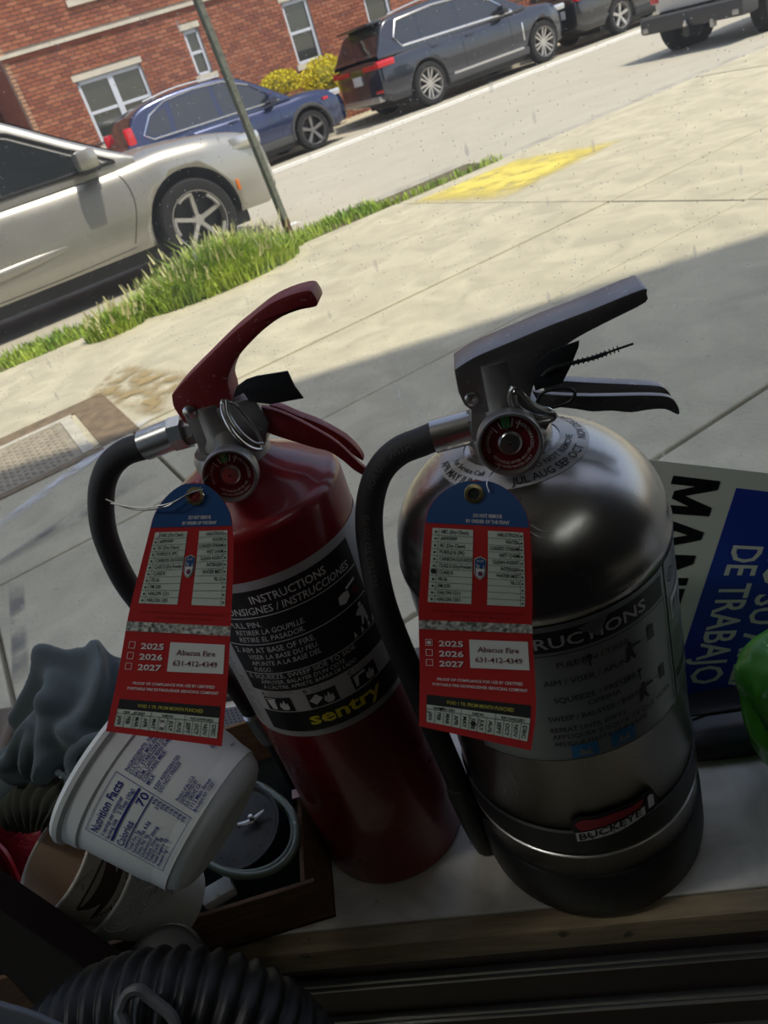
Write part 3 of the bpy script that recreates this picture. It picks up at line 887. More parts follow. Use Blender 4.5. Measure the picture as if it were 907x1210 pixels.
    for sd in (-1, 1):
        for ln in S.get('gaps', []):
            q = MB(); pts = smooth_path([(a, 0, b) for a, b in ln], 5)
            q.tube([Vector((p.x, sd * (yside(p.x, p.z) + .0015), p.z)) for p in pts], .004, 4)
            build('door_gap', q, M_black, root, world=False)
        for (hx, hz) in S.get('handles', []):
            q = MB().box((hx, sd * (yside(hx, hz) + .018), hz), (.20, .03, .035), bev=.012)
            build('door_handle', q, S.get('handlemat', paint), root, world=False)
        if S.get('crease'):
            for (c0, c1, cz0, cz1, cr) in S['crease']:
                q = MB(); q.tube([Vector((c0 + (c1 - c0) * k / 14, sd * (yside(c0 + (c1 - c0) * k / 14, cz0) - cr * .55), cz0 + (cz1 - cz0) * k / 14)) for k in range(15)],
                       [cr * (.15 + .85 * math.sin(PI * min(1, .1 + .85 * (1 - k / 14)))) for k in range(15)], 10)
                build('door_crease', q, paint, root, world=False)
        mx, mz = S['mirror']
        q = MB(); q.box((mx, sd * (W / 2 + .09), mz), (.17, .22, .15), bev=.05)
        mo = build('mirror', q, S.get('mirrormat', paint), root, world=False)
        build('mirror_arm', MB().box((mx + .03, sd * (W / 2 - .02), mz - .07), (.12, .14, .06), bev=.02), M_black, mo, world=False)
        build('mirror_base', MB().box((mx, sd * (W / 2 + .09), mz - .075), (.15, .20, .03), bev=.012), M_black, mo, world=False)
    for nm, c, dmn, m in S.get('boxes', []):
        rot = None
        build(nm, MB().box(c, dmn, bev=min(dmn) * .3), m, root, world=False)
    for nm, poly, x, th, m in S.get('rearpolys', []):
        q = MB(); q.prism(poly, lambda a, b, t: Vector((x + t, a, b)), 0, th); build(nm, q, m, root, world=False)
    for nm, pts, rr, m in S.get('tubes', []):
        q = MB(); q.tube(smooth_path(pts, 5), rr, 8); build(nm, q, m, root, world=False)
    return root

P_silver = mat('silver_car_paint', (.40, .39, .35), .36, metal=.6, coat=.8, rvar=.05, vscale=3)
P_blue = mat('blue_car_paint', (.009, .021, .078), .25, metal=.45, coat=1)
P_navy = mat('midnight_blue_car_paint', (.018, .022, .035), .22, metal=.3, coat=1)
P_blk = mat('black_car_paint', (.016, .016, .018), .25, coat=1)
P_white = mat('white_truck_paint', (.70, .68, .62), .35, coat=.5)
M_clad = mat('grey_plastic_cladding', (.05, .05, .05), .6)

# silver crossover, nearest
fw = at_n(237, 259, 6.92).dot(UV_)
S1 = dict(L=4.55, W=1.82, tyre=.345, arch=.425, xr=.95, xf=3.60, belt=.98, tumble=.34,
    top=[(0, .75), (.05, .95), (.5, 1.03), (1.4, 1.0), (2.6, .98), (3.2, .985), (3.5, 1.0), (3.9, .965), (4.25, .90), (4.45, .80), (4.55, .62)],
    bot=[(0, .45), (.15, .30), (.6, .27), (4.0, .27), (4.35, .25), (4.55, .38)],
    plan=[(0, .70), (.1, .80), (.5, .885), (1.2, .91), (3.6, .91), (4.0, .875), (4.3, .79), (4.47, .66), (4.55, .48)],
    roof=[(.10, .99), (.35, 1.30), (.7, 1.55), (1.3, 1.64), (2.0, 1.63), (2.35, 1.55), (2.85, 1.24), (3.28, .985)],
    wind=(2.42, 3.22), rear=(.16, .52), gtaper=.05,
    windows=[[(1.72, 1.02), (3.02, 1.005), (2.80, 1.13), (2.44, 1.36), (2.10, 1.49), (1.76, 1.53)], [(.70, 1.05), (1.55, 1.025), (1.58, 1.53), (.98, 1.50)]],
    chrome=[(.66, 1.02), (3.12, .985), (2.82, 1.16), (2.46, 1.39), (2.10, 1.525), (1.65, 1.565), (.95, 1.535)], blacktrim=True, chw=.014,
    rimstyle='hook', spokes=5, rimmat=M_alloy, sill=None, paint=P_silver,
    gaps=[[(3.06, .96), (3.13, .80), (3.12, .62), (3.0, .36)], [(1.70, 1.0), (1.72, .8), (1.74, .55), (1.80, .33)], [(3.0, .33), (2.4, .31), (1.80, .31)]],
    handles=[(1.95, .865), (.9, .88)], handlemat=M_chrome, mirror=(2.88, 1.06), mirrormat=P_silver,
    crease=[(.9, 2.75, .47, .53, .055)],
    boxes=[('headlamp', (4.26, -.76, .80), (.30, .14, .12), M_hlamp), ('headlamp', (4.26, .76, .80), (.30, .14, .12), M_hlamp),
           ('fog_lamp', (4.34, -.69, .62), (.14, .14, .14), M_hlamp), ('marker_or_glint', (4.05, -.862, .50), (.03, .03, .09), M_orange_glint),  # the amber sliver paints an orange reflection on the arch lip
           ('lower_grille', (4.50, 0, .42), (.1, 1.0, .16), M_black), ('number_plate', (4.57, 0, .52), (.02, .3, .15), M_plate)])
car('silver_car', 'large silver crossover parked at the near curb, front wheel behind the weeds', fw - 3.60, 6.92 - .0, S1)

# blue crossover across the street
f2 = at_n(370, 150, 14.9).dot(UV_)
S2 = dict(L=4.6, W=1.85, tyre=.35, arch=.42, xr=.93, xf=3.59, belt=1.02, tumble=.32,
    top=[(0, .9), (.06, 1.02), (.5, 1.06), (1.5, 1.05), (3.1, 1.02), (3.6, 1.03), (4.1, .97), (4.42, .86), (4.6, .66)],
    bot=[(0, .42), (.2, .30), (4.2, .28), (4.6, .35)],
    plan=[(0, .74), (.1, .84), (.5, .90), (1.2, .925), (3.6, .925), (4.1, .87), (4.4, .76), (4.6, .52)],
    roof=[(.06, 1.03), (.20, 1.25), (.45, 1.55), (.9, 1.66), (1.6, 1.69), (2.3, 1.64), (2.75, 1.42), (3.32, 1.03)],
    wind=(2.42, 3.26), rear=(.10, .38),
    windows=[[(1.95, 1.08), (3.0, 1.06), (2.62, 1.38), (2.2, 1.55), (1.97, 1.57)], [(1.02, 1.10), (1.88, 1.08), (1.90, 1.58), (1.12, 1.56)], [(.50, 1.18), (.62, 1.12), (.95, 1.11), (1.02, 1.50), (.70, 1.42)]],
    chrome=[(.44, 1.18), (.58, 1.08), (3.10, 1.03), (2.64, 1.41), (2.2, 1.59), (1.6, 1.625), (1.05, 1.59), (.68, 1.45)], chw=.016,
    rimstyle='plain', spokes=5, rimmat=M_alloyd, clad=M_clad, paint=P_blue,
    gaps=[[(3.0, 1.0), (3.02, .8), (2.95, .45)], [(1.92, 1.04), (1.93, .7), (1.98, .45)], [(1.05, 1.05), (1.1, .85)]],
    handles=[(2.08, .93), (1.2, .95)], mirror=(2.88, 1.10), mirrormat=P_blue,
    boxes=[('tail_lamp', (.20, -.80, 1.20), (.16, .10, .34), M_tail), ('tail_lamp', (.22, -.86, .98), (.42, .10, .12), M_tail), ('tail_lamp', (.20, .80, 1.20), (.16, .10, .34), M_tail),
           ('headlamp', (4.25, -.74, .84), (.36, .12, .11), M_hlamp), ('marker_or_glint', (4.02, -.905, .80), (.12, .03, .05), M_tail),
           ('number_plate', (-.01, 0, .85), (.02, .3, .15), M_plate), ('rear_bumper', (.02, 0, .50), (.12, 1.5, .22), M_clad)],
    tubes=[('roof_rail', [(.7, -.62, 1.68), (1.4, -.63, 1.735), (2.2, -.62, 1.69)], .014, M_chrome)])
car('blue_car', 'blue crossover with red tail lamps parked across the street before the brick house', f2 - 3.59, 14.9, S2)

# big dark blue SUV
r3 = at_n(510, 98, 14.9).dot(UV_)
S3 = dict(L=5.02, W=2.0, tyre=.40, arch=.46, xr=1.08, xf=4.18, belt=1.16, tumble=.30,
    top=[(0, 1.0), (.05, 1.12), (.4, 1.19), (1.5, 1.19), (3.3, 1.16), (3.9, 1.17), (4.6, 1.10), (4.9, .98), (5.02, .78)],
    bot=[(0, .42), (.2, .30), (4.8, .30), (5.15, .36)],
    plan=[(0, .84), (.08, .92), (.5, .985), (1.2, 1.0), (4.1, 1.0), (4.6, .93), (4.88, .82), (5.02, .62)],
    roof=[(.02, 1.17), (.14, 1.35), (.38, 1.68), (.7, 1.76), (1.6, 1.81), (2.5, 1.78), (3.0, 1.62), (3.82, 1.17)],
    wind=(2.72, 3.74), rear=(.06, .34),
    windows=[[(2.08, 1.20), (3.35, 1.18), (2.98, 1.44), (2.55, 1.64), (2.12, 1.67)], [(1.12, 1.22), (2.0, 1.20), (2.03, 1.68), (1.16, 1.67)], [(.55, 1.38), (.66, 1.24), (1.05, 1.22), (1.08, 1.66), (.72, 1.62)]],
    chrome=[(.50, 1.38), (.64, 1.20), (3.45, 1.15), (3.0, 1.47), (2.55, 1.68), (1.6, 1.715), (.68, 1.655)], chw=.022,
    rimstyle='double', spokes=6, rimmat=M_alloy, paint=P_navy, sill=M_clad,
    gaps=[[(3.3, 1.12), (3.32, .8), (3.25, .45)], [(2.04, 1.15), (2.05, .7), (2.08, .45)], [(1.15, 1.16), (1.35, .95)]],
    handles=[(2.25, 1.0), (1.35, 1.02)], mirror=(3.12, 1.24), mirrormat=P_navy,
    boxes=[('tail_lamp', (.16, -.90, 1.02), (.42, .14, .13), M_tail), ('tail_lamp', (.0, -.55, 1.0), (.07, .5, .09), M_tail), ('tail_lamp', (.16, .90, 1.02), (.42, .14, .13), M_tail), ('tail_lamp', (.0, .55, 1.0), (.07, .5, .09), M_tail),
           ('reflector', (.02, -.72, .55), (.05, .26, .06), M_tail), ('number_plate', (-.02, 0, .83), (.03, .34, .17), M_plate),
           ('rear_bumper', (.02, 0, .42), (.16, 1.5, .12), M_alloy), ('rocker_strip', (2.63, -.99, .42), (1.9, .04, .05), M_alloy),
           ('headlamp', (4.82, -.80, .93), (.34, .14, .12), M_hlamp), ('fender_vent', (3.62, -1.0, .72), (.04, .03, .34), M_chrome),
           ('roof_spoiler', (.30, 0, 1.73), (.34, 1.3, .05), P_navy)],
    tubes=[('roof_rail', [(.6, -.70, 1.79), (1.5, -.71, 1.86), (2.5, -.70, 1.82)], .016, M_chrome)])
car('dark_blue_suv', 'dark midnight-blue SUV with chrome window trim parked behind the yellow bush', r3 - 1.08, 14.9, S3)

# black car ahead of it
r4 = at_n(735, 22, 14.9).dot(UV_)
S4 = dict(L=4.8, W=1.88, tyre=.36, arch=.42, xr=1.22, xf=3.9, belt=1.05, tumble=.3,
    top=[(0, .95), (.06, 1.04), (.5, 1.08), (1.5, 1.07), (3.3, 1.04), (4.3, .98), (4.8, .7)],
    bot=[(0, .40), (.2, .28), (4.4, .28), (4.8, .34)], plan=[(0, .76), (.1, .86), (.5, .92), (1.2, .94), (3.8, .94), (4.4, .85), (4.8, .55)],
    roof=[(.06, 1.06), (.25, 1.3), (.6, 1.58), (1.2, 1.66), (2.2, 1.66), (2.8, 1.5), (3.5, 1.04)], wind=(2.6, 3.45), rear=(.1, .5),
    windows=[[(2.0, 1.1), (3.1, 1.08), (2.7, 1.4), (2.0, 1.56)], [(1.0, 1.12), (1.92, 1.1), (1.92, 1.57), (1.2, 1.55)]], rimstyle='plain', spokes=5, rimmat=M_alloy, paint=P_blk, sill=M_black,
    gaps=[[(1.95, 1.04), (1.97, .45)]], handles=[(2.15, .92)], mirror=(2.95, 1.12),
    boxes=[('tail_lamp', (.10, -.80, .98), (.2, .16, .14), M_tail), ('number_plate', (-.01, -.3, .72), (.02, .32, .16), M_plate), ('tail_lamp', (.10, .80, .98), (.2, .16, .14), M_tail)])
car('black_car', 'black car partly cut by the top edge, parked ahead of the dark blue SUV', r4 - 1.22, 14.9, S4)

# white pickup, rear end, near curb lane
tr = at_z(800, 58, -.12)
TL = thing('white_truck', 'white pickup truck seen from behind with black rear bumper, at the upper right', 'truck', (0, 0, 0))
ORG.pop(TL.name); 
tu = at_n(800, 40, 8.6)
wl = at_z(797, 60, ground_z(9)); 
tu0 = wl.dot(UV_); tn0 = wl.dot(NV)
# far-side rear wheel sits at (tu0, tn0); truck width 1.95, its rear bumper ~0.75 m behind the axle
TL.location = un(tu0 - .42, tn0 - .80, ground_z(8) - .08); TL.rotation_euler = (0, 0, SA - math.radians(8))
def tbox(nm, c, d_, m, parent=TL, bev=.03): return build(nm, MB().box((c[0], c[1], c[2] - .14), d_, bev=bev), m, parent, world=False)
tbox('cargo_bed', (1.10, 0, 1.00), (2.0, 1.90, .62), P_white, bev=.08)
tbox('tailgate', (.07, 0, .96), (.08, 1.55, .50), P_white)
tbox('cab', (3.0, 0, 1.20), (1.9, 1.90, .9), P_white, bev=.2)
tbox('cab_roof', (3.0, 0, 1.75), (1.5, 1.6, .45), P_white, bev=.2)
tbox('rear_window', (2.22, 0, 1.75), (.05, 1.3, .3), M_cglass)
tbox('hood', (4.6, 0, 1.05), (1.5, 1.86, .6), P_white, bev=.15)
tbox('frame_rail', (2.6, 0, .58), (5.0, .9, .14), M_black)
b_ = tbox('rear_bumper', (-.08, 0, .60), (.26, 1.78, .19), M_clad, bev=.05)
tbox('hitch_receiver', (-.14, 0, .47), (.22, .12, .12), M_black)
tbox('hitch_ball', (-.24, 0, .56), (.05, .06, .08), M_chrome)
tbox('tow_loop', (-.20, -.42, .50), (.08, .05, .10), M_alloy)
for sd in (-1, 1):
    tbox('tail_lamp', (.08, sd * .86, .95), (.10, .16, .26), M_tail)
    tbox('fog_reflector', (-.20, sd * .78, .56), (.03, .10, .06), M_alloy)
    wheel_parts(TL, (.50, sd * .78, .41), .41, .27, sd, 'plain', 6, M_alloyd)
    wheel_parts(TL, (3.9, sd * .78, .41), .41, .27, sd, 'plain', 6, M_alloyd)
tag(TL)

# ================================================================== THE SHOP SHELL
ZS = 0.452; GY = 0.645
M_wallin = mat('dark_shop_wall', (.045, .04, .038), .9, var=.2)
M_ceil = mat('shop_ceiling', (.30, .30, .29), .9)
M_floorin = mat('shop_floor', (.03, .027, .025), .7, var=.2)
M_marble = mat('worn_white_marble', (.66, .62, .53), .6, var=.25, vscale=16, col2=(.78, .74, .65), bump=.05, bscale=60, distort=1.2)
speckle(M_marble, (.12, .10, .08), 55, .70)
M_nose = mat('bare_wood_edge', (.34, .26, .15), .75, var=.35, vscale=22, stretch=(1, 8, 8), bump=.2, bscale=60)
speckle(M_nose, (.09, .065, .04), 40, .66)
M_panel = mat('dark_red_brown_panel', (.03, .012, .009), .5, var=.3, vscale=9)
M_alu = mat('aluminium_trim', (.42, .42, .42), .35, metal=.8)
M_frame = mat('dark_bronze_frame', (.05, .045, .04), .5, metal=.3)
def sbox(name, lo, hi, m, parent=None, bev=0.0):
    c = [(a + b) / 2 for a, b in zip(lo, hi)]; d_ = [b - a for a, b in zip(lo, hi)]
    o = build(name, MB().box(c, d_, bev=bev), m, parent, smooth=False)
    if parent is None: o['kind'] = 'structure'
    return o
XL, XR, YB = -2.3, 2.2, -3.4
sbox('wall_front_lower', (XL, GY + .02, -.3), (XR, GY + .055, ZS - .02), M_wallin)
sbox('wall_front_upper', (XL - 3, GY, 2.35), (XR + 3, GY + .12, 7.0), M_shopdark)
build('roof_shadow_caster', MB().add([Vector((x, y, z)) for z in (6.9, 9.0) for x, y in ((-9, -1.9), (13, .6), (13, 2.45), (-9, -.96))], [(3, 2, 1, 0), (4, 5, 6, 7), (0, 1, 5, 4), (1, 2, 6, 5), (2, 3, 7, 6), (3, 0, 4, 7)]), M_shopdark, smooth=False, kind='structure')  # unseen roof slab, front edge angled to cast the sidewalk's shade line
sbox('wall_front_left', (XL - 3, GY, -.3), (-1.75, GY + .2, 2.35), M_shopdark)
sbox('wall_front_right', (1.55, GY, -.3), (XR + 3, GY + .2, 2.35), M_shopdark)
sbox('wall_left', (XL - .1, YB, -.1), (XL, -1.9, 2.7), M_wallin)
sbox('trim_2', (XL - .1, -1.9, 2.35), (XL, GY - .1, 2.7), M_wallin)
sbox('wall_right', (XR, YB, -.1), (XR + .1, GY, 2.7), M_wallin)
sbox('wall_back', (XL, YB - .1, -.1), (XR, YB, 2.7), M_wallin)
sbox('floor', (XL, YB, -.12), (XR, GY, -.02), M_floorin)
sbox('ceiling', (XL, YB, 2.62), (XR, GY, 2.72), M_ceil)
dr = thing('fill_door', None, None, (XL, -.6, -.02), kind='structure')  # added glass door that lets fill daylight in from the left
M_clearglass = glass_mat('fill_door_glass')
build('fill_door_pane', MB().box((XL - .05, -.68, 1.2), (.006, 2.2, 2.2)), M_clearglass, dr, smooth=False)
for y in (-1.86, -.68, .50): build('fill_door_stile', MB().box((XL - .05, y, 1.16), (.04, .06, 2.36), bev=.004), mat('fill_door_bronze', (.05, .045, .04), .5, metal=.3), dr)
# window
win = thing('window_1', None, None, (0, GY, ZS), kind='structure')
M_dirty = glass_mat('dirty_shop_glass', .55)
build('pane', MB().box((-.1, GY + .012, (ZS + 2.35) / 2), (3.3, .005, 2.35 - ZS - .012)), M_dirty, win, smooth=False)
build('bottom_rail', MB().box((-.1, GY + .015, ZS + .003), (3.3, .03, .01), bev=.002), M_frame, win)
build('top_rail', MB().box((-.1, GY + .015, 2.33), (3.3, .03, .04)), M_frame, win)
for x in (-1.74, 1.54): build('side_rail', MB().box((x, GY + .015, 1.4), (.03, .03, 1.85)), M_frame, win)
# sill
sill = thing('trim_1', None, None, (0, .5, .40), kind='structure')
for a, b in ((-1.7, -.62), (-.62, .55), (.55, 1.5)):
    build('marble_slab', MB().box(((a + b) / 2, (.353 + GY + .02) / 2, ZS - .012), (b - a - .002, GY + .02 - .353, .024)), M_marble, sill, smooth=False, bevel=.0015)
build('wood_edge', MB().box((-.1, .344, ZS - .0155), (3.2, .018, .028), bev=.003), M_nose, sill)
build('front_panel', MB().box((-.1, .375, .20), (3.2, .03, .44)), M_panel, sill, smooth=False)
for z in (.358, .290, .228, .165):
    build('metal_strip', MB().box((-.1, .3575, z), (3.2, .006, .005), bev=.0012), M_alu, sill)
    build('metal_strip', MB().box((-.1, .3565, z - .0065), (3.2, .007, .004), bev=.0012), M_alu, sill)

# ================================================================== FIRE EXTINGUISHERS
M_red = mat('red_powder_coat', (.20, .005, .008), .32, coat=.4, rvar=.08, vscale=30)
speckle(M_red, (.30, .14, .12), 260, .72)
M_redl = mat('dull_red_lever', (.22, .014, .016), .5, rvar=.1, vscale=60)
speckle(M_redl, (.38, .20, .16), 300, .66)
M_steel = mat('brushed_stainless', (.42, .40, .38), .27, metal=1, rvar=.03, vscale=9, bump=.03, bscale=200, stretch=(1, 1, .25))
speckle(M_steel, (.16, .14, .12), 120, .70)
M_steeld = mat('dusty_steel_lever', (.26, .24, .235), .42, metal=.85, rvar=.1, vscale=40)
speckle(M_steeld, (.45, .40, .37), 300, .64)
M_zinc = mat('cast_zinc_valve', (.33, .32, .31), .45, metal=.8, var=.25, vscale=60)
M_nickel = mat('nickel_ferrule', (.55, .54, .52), .3, metal=1)
M_hose = mat('ribbed_black_rubber', (.022, .021, .021), .62, bump=.25, bscale=500)
M_hosetxt = mat('hose_stamp', (.09, .085, .08), .7)
M_lblk = mat('label_black', (.012, .012, .013), .45)
M_lgrey = mat('label_silver_grey', (.42, .42, .42), .45)
M_lwhite = mat('label_white', (.70, .70, .68), .5)
M_yel = mat('label_yellow', (.78, .66, .03), .5)
M_dial = mat('gauge_dial_red', (.13, .008, .012), .35)
M_green = mat('gauge_green', (.08, .40, .10), .5)
M_flag = mat('black_seal_flag', (.02, .022, .024), .45)
M_lens = glass_mat('gauge_lens')

def lerp_prof(P, r=None): return P
def pic_text(fn, items, name, m, parent):
    mb = MB()
    for it in items: put_text(mb, it[0], fn, *it[1:4], **(it[4] if len(it) > 4 else {}))
    return build(name, mb, m, parent, smooth=False)

def gauge(root, P, nrm, R_, dialm, words):
    M = frame(P, nrm, (1, 0, 0))
    # M's y axis should point up
    z = Vector(nrm).normalized(); up = Vector((0, 0, 1)); up = (up - z * up.dot(z)).normalized(); x = up.cross(z)
    M = Matrix((x, up, z)).transposed().to_4x4(); M.translation = Vector(P)
    h = MB().lathe([(R_ * .55, -.020), (R_ * .86, -.012), (R_ * .95, -.010), (R_, -.007), (R_ * 1.0, .0035), (R_ * .96, .0052), (R_ * .90, .0052), (R_ * .86, .003), (R_ * .86, -.001)], M, 48, capb=True)
    g = build('gauge', h, M_zinc, root)
    fn = lambda a, b, e=0.0: M @ Vector((a, b, e))
    d = MB(); put_disc(d, lambda a, b: fn(a, b, .0002), 0, 0, R_ * .865, 40); build('dial', d, dialm, g, smooth=False)
    d = MB(); d.lathe([(0.0001, .0022), (R_ * .30, .0020), (R_ * .37, .0008), (R_ * .37, .0002)], M, 28); build('dial_boss', d, M_nickel, g)
    d = MB(); d.lathe([(0.0001, .0032), (R_ * .045, .0030), (R_ * .05, .002)], M, 12); build('pivot', d, M_black, g)
    d = MB()
    def arc_text(s, ang0, rad, hgt, inward):
        tot = text_tris(s, .0)[1] * hgt
        def f(a, b):
            if inward: th = ang0 + (a - tot / 2) / rad; rr = rad - b
            else: th = ang0 - (a - tot / 2) / rad; rr = rad + b
            return fn(math.cos(th) * rr, math.sin(th) * rr, .0005)
        if inward: put_text(d, s, lambda a, b: fn(math.cos(ang0 + (a - tot / 2) / rad) * (rad - b), math.sin(ang0 + (a - tot / 2) / rad) * (rad - b), .0005), 0, 0, hgt)
        else: put_text(d, s, f, 0, 0, hgt)
    arc_text(words[0], -PI / 2, R_ * .80, R_ * .085, True)
    arc_text(words[1], -PI / 2, R_ * .66, R_ * .085, True)
    arc_text(words[2], PI * .90, R_ * .62, R_ * .10, False)
    arc_text(words[3], PI * .10, R_ * .62, R_ * .10, False)
    for a in (.30, .40, .60, .70): 
        c, s_ = math.cos(PI * a), math.sin(PI * a)
        put_poly(d, lambda q, w_: fn(q, w_, .0005), [(c * R_ * .5 - s_ * .0003, s_ * R_ * .5 + c * .0003), (c * R_ * .5 + s_ * .0003, s_ * R_ * .5 - c * .0003), (c * R_ * .75 + s_ * .0003, s_ * R_ * .75 - c * .0003), (c * R_ * .75 - s_ * .0003, s_ * R_ * .75 + c * .0003)])
    build('dial_print', d, M_lwhite, g, smooth=False)
    d = MB(); put_poly(d, lambda a, b: fn(a, b, .0006), [(-R_ * .10, R_ * .48), (R_ * .10, R_ * .48), (R_ * .14, R_ * .82), (-R_ * .14, R_ * .82)]); build('green_zone', d, M_green, g, smooth=False)
    d = MB(); put_poly(d, lambda a, b: fn(a, b, .0012), [(-R_ * .03, 0), (R_ * .03, 0), (R_ * .015, R_ * .78), (-R_ * .015, R_ * .78)]); build('needle', d, M_nickel, g, smooth=False)
    d = MB(); d.lathe([(R_ * .86, .0040), (R_ * .5, .0048), (.0001, .0050)], M, 32); build('lens', d, M_lens, g)
    return g

# ---------------------------------------------------------------- red one
RX, RY, RR = -.195, .452, .066
red = thing('fire_extinguisher', 'red fire extinguisher with black instruction label, left of the steel one on the sill', 'fire extinguisher', (RX, RY, ZS))
MR = Matrix.Translation((RX, RY, ZS))
prof = [(.001, .004), (.060, .004), (.0625, .0), (.0655, .002), (RR, .006), (RR, .366)]
for k in range(1, 7):
    a = k / 6 * PI / 2 * .86; prof.append((RR - .010 + .010 * math.cos(a), .366 + .010 * math.sin(a)))
prof += [(.052, .381), (.040, .388), (.030, .394), (.024, .399)]
build('cylinder', MB().lathe(prof, MR, 72), M_red, red, angle=60)
build('neck_collar', MB().lathe([(.026, .394), (.0265, .404), (.024, .408), (.018, .409)], MR, 36), M_zinc, red)
# label band
THR = math.radians(-72)
def fr_(a, b, e=.0003): t = THR + a / RR; return MR @ Vector(((RR + e) * math.cos(t), (RR + e) * math.sin(t), b))
LB0, LB1 = .193, .339
m_ = MB(); put_rect(m_, lambda a, b: fr_(a, b, .0003), -.100, LB0, .105, LB1, 44, 2); lab = build('label', m_, M_lgrey, red, smooth=True)
m_ = MB()
put_rect(m_, lambda a, b: fr_(a, b, .0005), -.057, LB0 + .048, .057, LB1 - .007, 30, 2)
put_rect(m_, lambda a, b: fr_(a, b, .0005), -.057, LB0 + .006, .057, LB0 + .0265, 30, 2)
for i in range(16):      # three pictogram squares
    pass
PX_ = [-.040, -.006, .028]
for x in PX_: put_rect(m_, lambda a, b: fr_(a, b, .0006), x - .010, LB0 + .0275, x + .012, LB0 + .0275 + .0, 2, 1)
build('label_panel', m_, M_lblk, lab, smooth=True)
m_ = MB(); put_rect(m_, lambda a, b: fr_(a, b, .0005), -.057, LB0 + .0265, .057, LB0 + .048, 30, 2)
build('pictogram_strip', m_, mat('label_pale_grey', (.50, .50, .49), .5), lab)
m_ = MB()
for x in PX_: put_rect(m_, lambda a, b: fr_(a, b, .0008), x - .010, LB0 + .0280, x + .012, LB0 + .0418, 4, 1)
for k, x in enumerate(PX_):
    put_text(m_, ['TRASH WOOD PAPER', 'LIQUIDS', 'ELECTRICAL'][k], lambda a, b: fr_(a, b, .0008), x - .005, LB0 + .0455, .0016)
    put_text(m_, ['PAPIER BOIS', 'GREASE', 'EQUIPMENT'][k], lambda a, b: fr_(a, b, .0008), x - .005, LB0 + .0430, .0016)
    put_text(m_, 'ABC'[k], lambda a, b: fr_(a, b, .0008), x - .0105, LB0 + .0430, .0038, bold=.02)
build('pictogram', m_, M_lblk, lab, smooth=False)
m_ = MB()
def F8(a, b): return fr_(a, b, .0010)
for k, x in enumerate(PX_):
    y0 = LB0 + .0275
    flame = [(.0, .002), (-.002, .006), (0, .011), (.001, .008), (.003, .013), (.0045, .008), (.006, .010), (.0065, .005), (.005, .002)]
    put_poly(m_, F8, [(x + .003 + p * .9, y0 + q * .9) for p, q in flame])
    if k == 0: put_poly(m_, F8, [(x - .008, y0 + .011), (x - .001, y0 + .012), (x - .002, y0 + .002), (x - .006, y0 + .002)]); put_rect(m_, F8, x - .009, y0 + .0120, x + .0, y0 + .0130)
    if k == 1: put_poly(m_, F8, [(x - .009, y0 + .008), (x - .003, y0 + .013), (x + .001, y0 + .008), (x - .005, y0 + .003)])
    if k == 2: put_poly(m_, F8, [(x - .008, y0 + .0125), (x + .002, y0 + .0132), (x + .002, y0 + .0110), (x - .004, y0 + .011), (x - .006, y0 + .003), (x - .008, y0 + .003)])
ly = LB1 - .0195
W_ = M_lwhite
T = [('INSTRUCTIONS', 0.004, LB1 - .0175, .0066, dict(align='c', width=.054, bold=.012)),
     ('CONSIGNES / INSTRUCCIONES', 0.000, LB1 - .0262, .0062, dict(align='c', width=.098, bold=.01, shear=.12)),
     ('1. PULL PIN.', -.053, LB1 - .0372, .0050, dict(width=.030)), ('RETIRER LA GOUPILLE.', -.045, LB1 - .0437, .0046, dict(width=.050, shear=.15)), ('RETIRE EL PASADOR.', -.045, LB1 - .0500, .0046, dict(width=.048, shear=.15)),
     ('2. AIM AT BASE OF FIRE.', -.053, LB1 - .0600, .0050, dict(width=.060)), ('VISER LA BASE DU FEU.', -.045, LB1 - .0662, .0044, dict(width=.052, shear=.15)), ('APUNTE A LA BASE DEL', -.045, LB1 - .0722, .0044, dict(width=.052, shear=.15)), ('FUEGO.', -.045, LB1 - .0780, .0042, dict(width=.014, shear=.15)),
     ('3. SQUEEZE, SWEEP SIDE TO SIDE.', -.053, LB1 - .0850, .0042, dict(width=.084)), ("APPUYER, BALAYER D'UN COTE", -.045, LB1 - .0902, .0037, dict(width=.064, shear=.15)), ("A L'AUTRE. APRIETE, BARRA DE LADO", -.045, LB1 - .0951, .0035, dict(width=.072, shear=.15))]
for it in T: put_text(m_, it[0], lambda a, b: fr_(a, b, .0009), *it[1:4], **it[4])
for y in (LB1 - .0292, LB1 - .0528, LB1 - .0802): put_rect(m_, lambda a, b: fr_(a, b, .0009), -.0555, y, .0555, y + .0007, 24, 1)
# hand, figure, blaze pictograms at the right of the panel
hx, hy = .040, LB1 - .0435
put_poly(m_, F8, [(hx - .009, hy - .003), (hx - .004, hy - .005), (hx + .001, hy - .002), (hx + .001, hy + .003), (hx - .003, hy + .004), (hx - .008, hy + .003)])
put_poly(m_, F8, [(hx + .000, hy + .004), (hx + .010, hy + .006), (hx + .010, hy + .008), (hx, hy + .006)])
fx, fy = .046, LB1 - .070
put_disc(m_, F8, fx, fy + .013, .0018, 8)
put_poly(m_, F8, [(fx - .002, fy + .011), (fx + .0025, fy + .011), (fx + .003, fy + .004), (fx + .0035, fy - .003), (fx + .001, fy - .003), (fx, fy + .002), (fx - .002, fy - .003), (fx - .0045, fy - .003), (fx - .002, fy + .004), (fx - .006, fy + .007), (fx - .006, fy + .0085)])
for q in (0, .007, .014, .020): put_poly(m_, F8, [(fx - .014 + q, LB1 - .0785), (fx - .0125 + q, LB1 - .0725), (fx - .0105 + q, LB1 - .0775)])
build('label_print', m_, M_lwhite, lab, smooth=False)
m_ = MB(); put_disc(m_, F8, hx + .007, hy - .001, .0032, 12); build('red_ball', m_, M_dial, lab, smooth=False)
